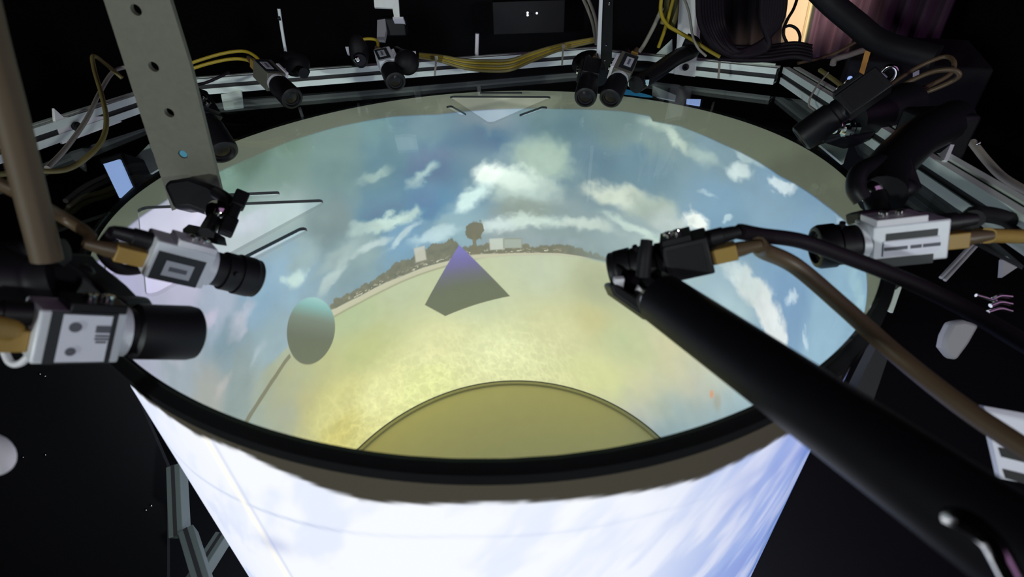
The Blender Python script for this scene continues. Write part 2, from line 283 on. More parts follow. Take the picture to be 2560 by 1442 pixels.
OUT_SEAM=[[3.6429,-0.0768],[3.6347,-0.2285],[3.6178,-0.497]]
OUT_LINE=[[3.8109,-0.2781],[3.6214,-0.2437],[3.4244,-0.2099],[3.3109,-0.1866],[3.2283,-0.1713],[3.0732,-0.1673],[2.9426,-0.1657],[2.7943,-0.1813]]
OUT_MARK=[[3.474,-0.3435]]

CO = (.9995, -.002, .0007, -.0038, .0064, -.0054, .0076, .0052, -.0039)
def rmod(ph):
    s = CO[0]
    for k in (1, 2, 3, 4): s = s + CO[2 * k - 1] * np.cos(k * ph) + CO[2 * k] * np.sin(k * ph)
    return s
def lin(c):
    c = np.asarray(c, float) / 255.0
    return np.where(c <= 0.04045, c / 12.92, ((c + 0.055) / 1.055) ** 2.4)
def smooth(a, b, x):
    t = np.clip((x - a) / (b - a), 0, 1); return t * t * (3 - 2 * t)
RNG = np.random.RandomState(7)
def vnoise(x, y):
    T = RNG.rand(64, 64); xi = np.floor(x).astype(int); yi = np.floor(y).astype(int); fx = x - xi; fy = y - yi
    fx = fx * fx * (3 - 2 * fx); fy = fy * fy * (3 - 2 * fy)
    g = lambda i, j: T[(xi + i) % 64, (yi + j) % 64]
    return (g(0, 0) * (1 - fx) + g(1, 0) * fx) * (1 - fy) + (g(0, 1) * (1 - fx) + g(1, 1) * fx) * fy
def fbm(x, y, o=4):
    r = 0; a = 0.5; t = 0
    for i in range(o): r = r + a * vnoise(x * 2 ** i + 17.3 * i, y * 2 ** i + 5.1 * i); t += a; a *= 0.55
    return r / t
def blend(c, col, a):
    return c * (1 - a[..., None]) + lin(col) * a[..., None]
def tones(T, P, Z, p=4.0):
    acc = np.zeros(P.shape + (3,)); w = np.zeros(P.shape)
    for t in T:
        d = ((P - t[0]) ** 2 + (1.15 * (Z - t[1])) ** 2 + 0.002) ** (-p / 2)
        acc += d[..., None] * lin(t[2:5]); w += d
    return acc / w[..., None]
def inside(poly, P, Z, soft):
    """soft inside mask of a convex polygon"""
    m = np.full(P.shape, 9.0); n = len(poly)
    A = sum(poly[i][0] * poly[(i + 1) % n][1] - poly[(i + 1) % n][0] * poly[i][1] for i in range(n))
    for i in range(n):
        a = poly[i]; b = poly[(i + 1) % n]; ex, ey = b[0] - a[0], b[1] - a[1]; L = math.hypot(ex, ey)
        d = (ex * (Z - a[1]) - ey * (P - a[0])) / L * (1 if A > 0 else -1); m = np.minimum(m, d)
    return smooth(-soft, soft, m)

def panorama(P, Z):
    n1 = fbm(P * 6, Z * 6); n2 = fbm(P * 14, Z * 14); n3 = fbm(P * 40, Z * 34, 3)
    wx = 0.08 * (fbm(P * 7 + 3, Z * 9) - 0.5) + 0.05 * (fbm(P * 20 + 9, Z * 24) - 0.5); wz = 0.065 * (fbm(P * 7 + 31, Z * 9 + 4) - 0.5) + 0.045 * (fbm(P * 20, Z * 24 + 7) - 0.5)
    c = tones(SKY_TONES, P + 0.10 * (n1 - 0.5), Z + 0.10 * (n2 - 0.5))
    c = c * np.array((0.90, 0.93, 0.95))
    c = c * 0.86 + 0.14 * c.mean(-1, keepdims=True)
    c = c * (1 + 0.14 * (n2 - 0.5))[..., None]
    for q in CLOUDS:
        J = np.array([[q[2], q[4]], [q[3], q[5]]]); I = np.linalg.inv(J)
        x_ = P - q[0] + wx; z_ = Z - q[1] + wz
        u = I[0, 0] * x_ + I[0, 1] * z_; v = I[1, 0] * x_ + I[1, 1] * z_
        d = np.sqrt(u * u + v * v) + 0.6 * (n2 - 0.5) + 0.35 * (n1 - 0.5) + 0.25 * (n3 - 0.5)
        a = smooth(1.0 + q[10] * 0.6, 1.0 - q[10] * 1.4, d) * q[9]
        c = c * (1 - a[..., None]) + (lin(q[6:9]) * (0.86 + 0.28 * n2[..., None])) * a[..., None]
    c = c * np.clip(c.mean(-1, keepdims=True) / 0.36, 0.3, 2.0) ** 0.22
    # sea, beach and tree line
    ph = P[:, 0] if P.ndim == 2 else P
    ip = lambda T: np.interp(P, [t[0] for t in T], [t[1] for t in T])
    tb = ip(TREE_BASE); sb = ip(SAND_BASE); tt = ip(TREE_TOP)
    far = smooth(0.80, 0.95, P)
    hz = np.where(P < -0.95, -0.90 - 0.0 * P, sb)
    wc = tones(WATER_TONES, P + 0.06 * (n1 - 0.5), Z + 0.06 * (n2 - 0.5), 3.0)
    wc = np.array((1.12, 1.09, 0.95)) * (wc * 0.82 + 0.18 * wc.mean(-1, keepdims=True))
    # ripples and caustic streaks, denser towards the base
    dep = smooth(-1.05, -1.7, Z)
    r1 = 1 - np.abs(2 * fbm(P * 16 + Z * 5, Z * 13, 3) - 1); r2 = 1 - np.abs(2 * fbm(P * 34 + 8 * Z, Z * 20 + 3, 2) - 1)
    rip = (smooth(0.70, 1.0, r1) * 0.13 + smooth(0.75, 1.0, r2) * 0.11) * dep * smooth(0.75, 0.2, P)
    wc = wc * (1 + rip + 0.10 * (n2 - 0.5) + 0.06 * (n3 - 0.5))[..., None]
    wa = smooth(hz + 0.008, hz - 0.008, Z)
    wleft = smooth(-1.62, -1.0, P - 0.35 * (Z + 1.0) + 0.25 * (n1 - 0.5))    # sea fades into cloud on the left
    wr = smooth(1.75, 1.15, P - 0.75 * (Z + 1.0) + 0.15 * (n1 - 0.5))          # and on the right
    c = c * (1 - (wa * wleft * wr)[..., None]) + wc * (wa * wleft * wr)[..., None]
    beach = smooth(sb - 0.006, sb + 0.004, Z) * smooth(tb + 0.006, tb - 0.004, Z) * smooth(-0.985, -0.95, P) * smooth(0.55, 0.45, P)
    c = blend(c, (208, 204, 168), beach * 0.9)
    dl = np.exp(-((Z - sb + 0.004) / 0.006) ** 2) * smooth(-0.98, -0.95, P) * smooth(-0.05, -0.2, P)
    c = blend(c, (150, 145, 105), dl * 0.6)
    ttn = tt + 0.028 * (fbm(P * 70, Z * 0 + 1, 3) - 0.5) + 0.02 * (n3 - 0.5)
    tr = smooth(tb - 0.004, tb + 0.004, Z) * smooth(ttn + 0.006, ttn - 0.006, Z) * smooth(-0.985, -0.95, P) * smooth(0.85, 0.6, P)
    tcol = lin((122, 116, 88)) * (0.75 + 0.5 * n3[..., None])
    tra = tr * (0.92 - 0.35 * smooth(0.30, 0.6, P))
    c = c * (1 - tra[..., None]) + tcol * tra[..., None]
    spk = smooth(0.60, 0.72, fbm(P * 60, Z * 140, 2)) * np.exp(-((Z - tb - 0.012) / 0.014) ** 2) * smooth(-0.9, -0.8, P) * smooth(0.4, 0.3, P)
    c = blend(c, (212, 208, 182), spk * 0.8)
    # houses
    h = HOUSES
    c = blend(c, (205, 214, 196), inside([(h[0][0] - .035, h[0][1] - .045), (h[0][0] + .045, h[0][1] - .045), (h[0][0] + .045, h[0][1] + .025), (h[0][0] - .035, h[0][1] + .025)], P, Z, .006) * .9)
    c = blend(c, (150, 152, 130), inside([(h[2][0] - .045, h[2][1] - .035), (h[2][0] + .06, h[2][1] - .035), (h[2][0] + .06, h[2][1] + .026), (h[2][0] - .045, h[2][1] + .026)], P, Z, .005) * .9)
    c = blend(c, (172, 182, 166), inside([(h[2][0] - .038, h[2][1] - .033), (h[2][0] + .055, h[2][1] - .033), (h[2][0] + .055, h[2][1] + .020), (h[2][0] - .038, h[2][1] + .020)], P, Z, .005) * .9)
    c = blend(c, (210, 210, 188), inside([(h[4][0] - .03, h[4][1] - .05), (h[4][0] + .03, h[4][1] - .05), (h[4][0] + .03, h[4][1] + .035), (h[4][0] - .03, h[4][1] + .035)], P, Z, .007) * .8)
    # lone tree
    k = PALM; rx = k[2][0] - k[0][0]; rz = k[1][1] - k[0][1]
    d = np.sqrt(((P - k[0][0]) / rx) ** 2 + ((Z - k[0][1]) / rz) ** 2) + 0.9 * (n3 - 0.5)
    c = blend(c, (118, 110, 82), smooth(1.12, 0.88, d) * 0.95)
    tw = 0.010 + 0.018 * smooth(k[3][1] + 0.05, k[3][1] - 0.01, Z)
    c = blend(c, (128, 120, 92), smooth(tw + .004, tw - .004, np.abs(P - (k[3][0] + k[0][0]) / 2 + 0.0)) * smooth(k[3][1] - .03, k[3][1] - .01, Z) * smooth(k[0][1], k[0][1] - .03, Z) * .95)
    # pyramid with a violet tip
    y = PYRAMID; t = smooth(y[0][1] - 0.05, y[0][1] - 0.25, Z)
    pa = inside(y, P, Z, 0.004)
    g = np.stack([np.interp(Z, [-1.25, -1.05, -0.97, -0.90, -0.78], v) for v in ([104, 106, 112, 118, 132], [101, 99, 98, 108, 124], [84, 88, 116, 158, 198])], -1)
    c = c * (1 - pa[..., None]) + lin(g) * (0.96 + 0.08 * n3[..., None]) * pa[..., None]
    # balloon and its string
    b = BALLOON; A = np.array(b[1]) - np.array(b[0]); B = np.array(b[2]) - np.array(b[0]); I = np.linalg.inv(np.stack([A, B], 1))
    u = I[0, 0] * (P - b[0][0]) + I[0, 1] * (Z - b[0][1]); v = I[1, 0] * (P - b[0][0]) + I[1, 1] * (Z - b[0][1])
    d = np.sqrt(u * u + v * v)
    sx = [t[0] for t in STRING][::-1]; sz = [t[1] for t in STRING][::-1]
    sa = smooth(0.016, 0.008, np.abs(Z - np.interp(P, sx, sz) + 0.006 * (n2 - 0.5))) * smooth(sx[0] - .05, sx[0], P) * smooth(sx[-1] + .01, sx[-1], P)
    c = blend(c, (120, 113, 86), sa * 0.85)
    ba = smooth(1.02, 0.97, d)
    g = np.stack([np.interp(u, [-1, -0.2, 0.35, 0.75, 1], q) for q in ([108, 106, 124, 138, 165], [103, 106, 134, 186, 208], [82, 88, 116, 178, 200])], -1)
    c = c * (1 - ba[..., None]) + lin(g) * ba[..., None]
    d = np.hypot((P - EMBER[0][0]) / 0.018, (Z - EMBER[0][1]) / 0.030)
    c = blend(c, (226, 140, 80), smooth(1.2, 0.3, d) * 0.7)
    c = blend(c, (160, 140, 105), smooth(1.5, 0.3, np.hypot((P - EMBER[1][0] - .03) / 0.03, (Z - EMBER[1][1]) / 0.05)) * 0.4)
    # the picture does not reach the top of the drum
    top = np.interp(P, [t[0] for t in LIT_TOP], [t[1] for t in LIT_TOP])
    lit = smooth(top + 0.006, top - 0.006, Z) * smooth(-1.835, -1.825, Z)
    return c * lit[..., None]

def outside(P, Z):
    """the much brighter back of the picture on the outer skin"""
    n1 = fbm(P * 5 + Z * 2, Z * 5); n2 = fbm(P * 12 + 6 * Z, Z * 5)
    Q = np.where(P < 0, P + 2 * np.pi, P)
    side = smooth(3.05, 2.52, Q); left = smooth(3.6, 4.1, Q)
    c = np.ones(P.shape + (3,)) * lin((240, 244, 253))
    a = smooth(0.46, 0.70, n2) * (0.22 + 0.75 * side + 0.25 * smooth(-0.3, -0.7, Z))
    c = blend(c, (150, 178, 232), np.clip(a, 0, 1))
    c = blend(c, (132, 152, 216), side * (0.62 + 0.38 * smooth(0.42, 0.6, n1)))
    c = blend(c, (78, 118, 190), smooth(2.56, 2.46, Q) * (0.35 + 0.5 * smooth(0.45, 0.6, n2)))
    c = blend(c, (205, 216, 246), left * 0.7)
    zl = np.interp(Q, [t[0] for t in OUT_LINE][::-1], [t[1] for t in OUT_LINE][::-1])
    la = np.exp(-((Z - zl) / 0.0045) ** 2) * (0.18 + 0.35 * smooth(3.35, 3.5, Q)) * smooth(2.6, 2.9, Q)
    c = blend(c, (150, 172, 215), la)
    ps = np.interp(-Z, [-OUT_SEAM[0][1], -OUT_SEAM[1][1], -OUT_SEAM[2][1]], [t[0] for t in OUT_SEAM])
    c = blend(c, (255, 252, 240), np.exp(-((Q - ps) / 0.010) ** 2) * 0.9)
    c = blend(c, (196, 206, 232), np.exp(-((Q - ps + 0.018) / 0.005) ** 2) * 0.7)  # thin shadow of the seam painted beside its pale line
    mk = np.exp(-(((Q - 3.60) / 0.05) ** 2 + ((Z + 0.36 + 0.5 * (Q - 3.60)) / 0.03) ** 2)) * 0.45
    c = blend(c, (130, 150, 210), mk)
    T = OUT_TOP[::-1]
    top = np.interp(Q, [t[0] for t in T], [t[1] for t in T]) + 0.006 * (fbm(Q * 40, Q * 0, 2) - 0.5)
    lit = smooth(top + 0.004, top - 0.004, Z)
    return c * lit[..., None]

def drum_skin(name, phis, zs, k, pic, m, parent, flip, gain):
    P, Z = np.meshgrid(phis, zs, indexing='ij'); R = S * k * rmod(P)
    co_ = np.stack([R * np.sin(P), R * np.cos(P), S * Z], -1).reshape(-1, 3)
    n, mz = P.shape; i = np.arange(n)[:, None]; j = np.arange(mz - 1)[None, :]; i2 = (i + 1) % n
    q = np.stack([i * mz + j, i2 * mz + j, i2 * mz + j + 1, i * mz + j + 1], -1).reshape(-1, 4)
    if flip: q = q[:, ::-1]
    me = bpy.data.meshes.new(name)
    me.vertices.add(len(co_)); me.vertices.foreach_set('co', co_.ravel().astype(np.float32))
    me.loops.add(q.size); me.loops.foreach_set('vertex_index', q.ravel().astype(np.int32))
    me.polygons.add(len(q)); me.polygons.foreach_set('loop_start', np.arange(0, q.size, 4, dtype=np.int32))
    me.polygons.foreach_set('use_smooth', np.ones(len(q), bool))
    me.update(calc_edges=True); me.validate()
    c = np.clip(gain(pic(P, Z), P, Z), 0, 6); c = np.concatenate([c, np.ones(c.shape[:2] + (1,))], -1)
    at_ = me.attributes.new('picture', 'FLOAT_COLOR', 'POINT'); at_.data.foreach_set('color', c.reshape(-1).astype(np.float32))
    me.materials.append(m); o = bpy.data.objects.new(name, me); COL.objects.link(o); o.parent = parent; return o

H = 1.8537
# the screen also scatters the light inside the drum, so the painted picture only adds what is missing to the seen tone
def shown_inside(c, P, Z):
    up = smooth(-1.0, -0.05, Z)[..., None] * smooth(2.2, 0.6, np.abs(P))[..., None]  # picture painted brighter up the far wall, offsetting light lost through the lid
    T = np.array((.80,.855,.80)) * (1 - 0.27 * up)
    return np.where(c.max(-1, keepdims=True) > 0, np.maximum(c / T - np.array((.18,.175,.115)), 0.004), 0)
drum = thing('projection_drum', 'large open white drum screen showing a sunny bay with clouds, pyramid and balloon', 'projection screen', (0, 0, ZR))
ph_in = np.concatenate([np.linspace(-2.40, 2.40, 1500, endpoint=False), np.linspace(2.40, 2 * np.pi - 2.40, 90, endpoint=False)])
ph_in = np.where(ph_in > np.pi, ph_in - 2 * np.pi, ph_in)
z_in = np.concatenate([np.linspace(-H, -0.62, 300, endpoint=False), np.linspace(-0.62, -0.0004, 240)])
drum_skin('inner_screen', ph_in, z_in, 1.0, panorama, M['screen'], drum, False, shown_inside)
ph_out = np.concatenate([np.linspace(2.3, 4.2, 500, endpoint=False), np.linspace(4.2, 2.3 + 2 * np.pi, 120, endpoint=False)])
drum_skin('outer_screen', ph_out, np.linspace(-H, -0.012, 260), 1.0123, outside, M['screen_out'], drum, True, lambda c, P, Z: c * 1.02)

def ring(name, k0, k1, z0, z1, m, n=240):
    """closed ring of rectangular section that follows the drum's slightly uneven outline"""
    b = MB(); vs = []; fs = []
    for i in range(n):
        p = 2 * math.pi * i / n; r = S * float(rmod(np.array(p)))
        for k, z in ((k0, z0), (k1, z0), (k1, z1), (k0, z1)):
            vs.append((k * r * math.sin(p), k * r * math.cos(p), ZR + S * z))
    for i in range(n):
        j = (i + 1) % n
        for a in range(4): fs.append((i * 4 + a, j * 4 + a, j * 4 + (a + 1) % 4, i * 4 + (a + 1) % 4))
    b.add(vs, fs); return b.build(name, m, drum)
o = ring('rim_trim', 1.0006, 1.027, -0.020, 0.0, M['trim']); o['label'] = 'black trim along the top rim'
b = MB()
N = 160
b.add([(S * .9985 * float(rmod(np.array(2 * math.pi * i / N))) * math.sin(2 * math.pi * i / N), S * .9985 * float(rmod(np.array(2 * math.pi * i / N))) * math.cos(2 * math.pi * i / N), ZR - S * H + 0.002) for i in range(N)], [tuple(range(N))[::-1]])
o = b.build('base_board', M['base'], drum); o['label'] = 'plain olive base'
o = ring('base_ring', 0.975, 0.993, -H + 0.006, -H + 0.020, M['base_ring'])

# ---------------------------------------------------------------- clear lid with cut-outs, resting on the rim
LID0, LID1 = ZR + 0.0006, ZR + 0.0036
def rounded(tri, r, n=6):
    out = []; m = len(tri)
    for i in range(m):
        a, p, c = (Vector((*tri[(i + k) % m], 0)) for k in (-1, 0, 1))
        u = (a - p).normalized(); v = (c - p).normalized(); ang = u.angle(v); d = r / math.tan(ang / 2)
        cen = p + (u + v).normalized() * (r / math.sin(ang / 2)); s0 = p + u * d - cen; s1 = p + v * d - cen
        for k in range(n + 1):
            w = s0.lerp(s1, k / n).normalized() * r; out.append((cen.x + w.x, cen.y + w.y))
    return out
def slot_hole(a, b_, w):
    a = Vector((*a, 0)); b_ = Vector((*b_, 0)); d = (b_ - a).normalized(); nn = Vector((-d.y, d.x, 0)) * w / 2
    return rounded([tuple((a + nn)[:2]), tuple((a - nn)[:2]), tuple((b_ - nn)[:2]), tuple((b_ + nn)[:2])], w * 0.42, 3)
def hole_set(pxs, bars):
    H_ = [rounded([tuple(on_z(*p, LID1)[:2]) for p in pxs], 0.006)]
    for a, c in bars: H_.append(slot_hole(on_z(*a, LID1)[:2], on_z(*c, LID1)[:2], 0.009))
    return H_
holes = hole_set([(1120, 239), (1383, 240), (1225, 308)], [((1200, 231), (1305, 231)), ((1121, 264), (1160, 286)), ((1364, 266), (1302, 288))])
holes += hole_set([(343, 516), (822, 497), (364, 745)], [((560, 488), (697, 482)), ((763, 569), (600, 652)), ((276, 684), (281, 600))])
outer = [tuple(on_z(*p, LID1)[:2]) for p in ((-330, 560), (160, 384), (367, 318), (490, 268), (605, 244), (927, 224), (1402, 182), (1470, 180), (1640, 205), (2010, 250), (2297, 440), (2560, 665))]
arc = []
for i in range(41):
    p = math.radians(100 + 160 * i / 40); r = S * 1.008 * float(rmod(np.array(p))); arc.append((r * math.sin(p), r * math.cos(p)))
outer = [(-0.55, -0.30)] + outer[1:] + arc
import bmesh
def lid_mesh():
    bm = bmesh.new(); loops = []
    for L in [outer] + holes:
        vs = [bm.verts.new((x, y, LID1 - LID0)) for x, y in L]; loops.append(vs)
        for i in range(len(vs)): bm.edges.new((vs[i], vs[(i + 1) % len(vs)]))
    bmesh.ops.triangle_fill(bm, edges=bm.edges[:], use_beauty=True, use_dissolve=False, normal=(0, 0, 1))
    top = bm.faces[:]
    ret = bmesh.ops.duplicate(bm, geom=bm.verts[:] + bm.edges[:] + top)
    vmap = ret['vert_map']
    for f in top:
        if f.normal.z < 0: f.normal_flip()
    low = [g for g in ret['geom'] if isinstance(g, bmesh.types.BMFace)]
    for v in [vmap[v] for L in loops for v in L]: v.co.z = 0.0
    for f in low:
        f.normal_update()
        if f.normal.z > 0: f.normal_flip()
    for L in loops:
        for i in range(len(L)):
            a, c = L[i], L[(i + 1) % len(L)]
            f = bm.faces.new((a, c, vmap[c], vmap[a])); f.material_index = 1
    bmesh.ops.recalc_face_normals(bm, faces=[f for f in bm.faces])
    me = bpy.data.meshes.new('acrylic_lid'); bm.to_mesh(me); bm.free()
    me.materials.append(M['acrylic']); me.materials.append(M['acrylic_edge'])
    o = bpy.data.objects.new('acrylic_lid', me); COL.objects.link(o); o.location = (0, 0, LID0); return o
tag(lid_mesh(), 'clear acrylic lid over the drum with triangular cut-outs and slots', 'lid')

# ---------------------------------------------------------------- aluminium rails lying on the lid
def rail(label, a, b, ends=True, w=0.0245):
    """slotted square profile; a, b are the front lower corners on the lid"""
    a = Vector((a[0], a[1], LID1)); b = Vector((b[0], b[1], LID1)); d = (b - a).normalized()
    out = Vector((d.y, -d.x, 0))
    if out.dot(a + b) < 0: out = -out
    g = w * 0.27; t = w * 0.10; mid = (a + b) / 2
    r = thing('aluminium_rail', label, 'frame rail', mid, 'aluminium frame around the drum')
    # section in (out, up): square with a slot in every side
    k = g / 2; c = w / 2; s = 0.0065; k2 = k + 0.003
    prof = []
    for q in range(4):
        ang = q * math.pi / 2; ca, sa = math.cos(ang), math.sin(ang)
        for x, y in ((-c, -c), (-k, -c), (-k, -c + 0.002), (-k2, -c + 0.0045), (-k2 + 0.002, -c + s), (k2 - 0.002, -c + s), (k2, -c + 0.0045), (k, -c + 0.002), (k, -c)):
            prof.append((x * ca - y * sa, x * sa + y * ca))
    U = Vector((0, 0, 1)); base = a + out * c + U * c
    MB().prism([base + out * x + U * y for x, y in prof], b - a).build('profile', M['alu'], r)
    o = MB().beam(base, b + out * c + U * c, 0.0200, 0.0200, (0, 0, 1)).build('slot_shade', M['slot'], r); o['label'] = 'dark core shading the slots'  # dark core put in so the slots read as shaded
    return r, d, out
L = lambda x, y: on_z(x, y, LID1)
rail_left = rail('slotted aluminium rail on the left, passing behind the leaning perforated bar', L(-60, 432), L(462, 244))
rail_back = rail('long slotted aluminium rail across the back left of the drum', L(474, 240), L(1505, 155))
rail_mid = rail('slotted aluminium rail at the back right under the white upright post', L(1516, 165), L(1932, 212))
rail_right = rail('slotted aluminium rail running from the back corner down the right side', L(1948, 208), L(2860, 852))

# corner plates and brackets bolted to the rails
def bolt(p, n, r, parent, name='bolt', m='black_metal'):
    b = MB().lathe(p, n, [(0, r), (r * .7, r), (r * .9, r * .8), (r * .9, r * .45), (r * .3, r * .4), (r * .3, 0)], 20)
    return b.build(name, M[m], parent)
def face_of(a, px, py, rl, lift=0.0005):
    """point of the rail's front face seen at a pixel"""
    out = rl[2]; v = (at(px, py, 1) - CAM); n = out
    p0 = Vector(a); t = (p0 - CAM).dot(n) / v.dot(n); return CAM + v * t - n * lift
def plate_on(rl, a, pxs, th, name, label, cat, m, bolts=(), br=0.004):
    P = [face_of(a, x, y, rl) for x, y in pxs]; c = sum(P, Vector()) / len(P)
    t = thing(name, label, cat, c)
    MB().prism(P, -rl[2] * th).build('plate', M[m], t, bevel=0.0005)
    for x, y in bolts: bolt(face_of(a, x, y, rl) - rl[2] * th, -rl[2], br, t)
    return t
plate_on(rail_left, L(200, 335), [(128, 270), (152, 292), (262, 290), (300, 304), (208, 338), (150, 360), (130, 300)], 0.004, 'corner_bracket', 'pale angled bracket bolted on the left rail beside the yellow cable loop', 'bracket', 'alu_plate', [(182, 316)], 0.006)
plate_on(rail_left, L(320, 290), [(262, 259), (333, 242), (338, 268), (270, 266)], 0.004, 'joining_plate', 'small pale joining plate on the left rail just left of the perforated bar', 'bracket', 'alu')
plate_on(rail_back, L(1040, 188), [(1024, 127), (1039, 127), (1044, 191), (1004, 194), (1000, 172), (1024, 170)], 0.004, 'joining_plate', 'upright pale plate behind the second back camera on the long rail', 'bracket', 'alu_plate')
post_plate = plate_on(rail_mid, L(1715, 186), [(1690, 120), (1742, 124), (1745, 132), (1740, 191), (1688, 184)], 0.005, 'corner_plate', 'square pale plate with one black bolt at the foot of the white post', 'bracket', 'alu_plate', [(1718, 166)], 0.0055)
plate_on(rail_mid, L(1660, 176), [(1642, 134), (1682, 97), (1683, 137)], 0.004, 'gusset_plate', 'small triangular pale gusset left of the white post', 'bracket', 'alu')
plate_on(rail_mid, L(1900, 200), [(1855, 149), (1940, 158), (1940, 165), (1855, 156)], 0.004, 'cover_strip', 'thin pale strip along the top of the rail near the back corner', 'bracket', 'alu')
# upright white post, perforated post
d0 = (face_of(L(1715, 186), 1715, 130, rail_mid) - CAM).dot(FWD)
po = MB().prism([at(1690, 128, d0 - .006), at(1733, 132, d0 - .006), at(1741, -60, d0 - .135), at(1700, -60, d0 - .135)], rail_mid[2] * 0.03)
tag(po.build('upright_post', M['alu_plate'], bevel=0.001), 'broad pale upright post rising from the back right rail among hanging cables', 'post')
dp = 0.80
t = thing('perforated_post', 'narrow dark perforated upright post with a bright front edge behind the two back cameras', 'post', at(1508, 182, dp))
MB().prism([at(1490, 182, dp - .006), at(1500, 183, dp - .006), at(1509, -60, dp - .13), at(1502, -60, dp - .13)], (0, 0.004, 0)).build('front_edge', M['plate_white'], t)
MB().prism([at(1500, 183, dp), at(1529, 185, dp), at(1534, -60, dp - .125), at(1509, -60, dp - .125)], (0, 0.003, 0)).build('perforated_web', M['black_metal'], t)
for x, y, q in ((1523, 10, .096), (1519, 61, .063), (1515, 112, .04), (1511, 150, .018)):
    bolt(at(x, y, dp - q), -FWD, 0.0022, t, 'hole_glint', 'chrome')  # chrome discs stand in for light glinting in the post's holes

# big perforated flat bar leaning down from the upper left
bar = thing('perforated_bar', 'wide grey flat bar with round holes hanging down at the upper left', 'bar', at(485, 505, 0.455))
A0, A1, B1, B0 = at(246, -40, .345), at(412, -40, .345), at(553, 478, .455), at(430, 527, .455)
ax = ((B0 + B1) / 2 - (A0 + A1) / 2); nb = (A1 - A0).cross(ax).normalized()
if nb.dot(FWD) < 0: nb = -nb
def bar_pt(px, py):
    v = at(px, py, 1) - CAM; t = (A0 - CAM).dot(nb) / v.dot(nb); return CAM + v * t
bm = bmesh.new(); loops = []
corners = [A0, A1, B1, B0]; X = (A1 - A0).normalized(); Yb = nb.cross(X)
def to2(p): q = p - A0; return (q.dot(X), q.dot(Yb))
L2 = [[to2(bar_pt(*p)) for p in ((246, -40), (412, -40), (476, 165), (553, 478), (430, 527), (345, 268))]]
for x, y in ((340, 25), (384, 167), (423, 282), (457, 386)):
    cx, cy = to2(bar_pt(x, y)); L2.append([(cx + 0.0037 * math.cos(a * math.pi / 10), cy + 0.0037 * math.sin(a * math.pi / 10)) for a in range(20)])
for LL in L2:
    vs = [bm.verts.new(X * x + Yb * y + A0 - Vector(bar['_o'])) for x, y in LL]; loops.append(vs)
    for i in range(len(vs)): bm.edges.new((vs[i], vs[(i + 1) % len(vs)]))
bmesh.ops.triangle_fill(bm, edges=bm.edges[:], use_beauty=True, use_dissolve=False, normal=nb)
r_ = bmesh.ops.extrude_face_region(bm, geom=bm.faces[:])
for g in r_['geom']:
    if isinstance(g, bmesh.types.BMVert): g.co += nb * 0.004
bmesh.ops.recalc_face_normals(bm, faces=bm.faces[:])
me = bpy.data.meshes.new('flat_bar'); bm.to_mesh(me); bm.free(); me.materials.append(M['bar'])
o = bpy.data.objects.new('flat_bar', me); COL.objects.link(o); o.parent = bar
o = MB().cyl(bar_pt(457, 386) + nb * 0.001, bar_pt(457, 386) + nb * 0.0035, 0.0030).build('bolt_end', mat('blue_bolt', (0.10, 0.36, 0.50), 0.4), bar); o['label'] = 'small blue bolt end in the lowest hole'

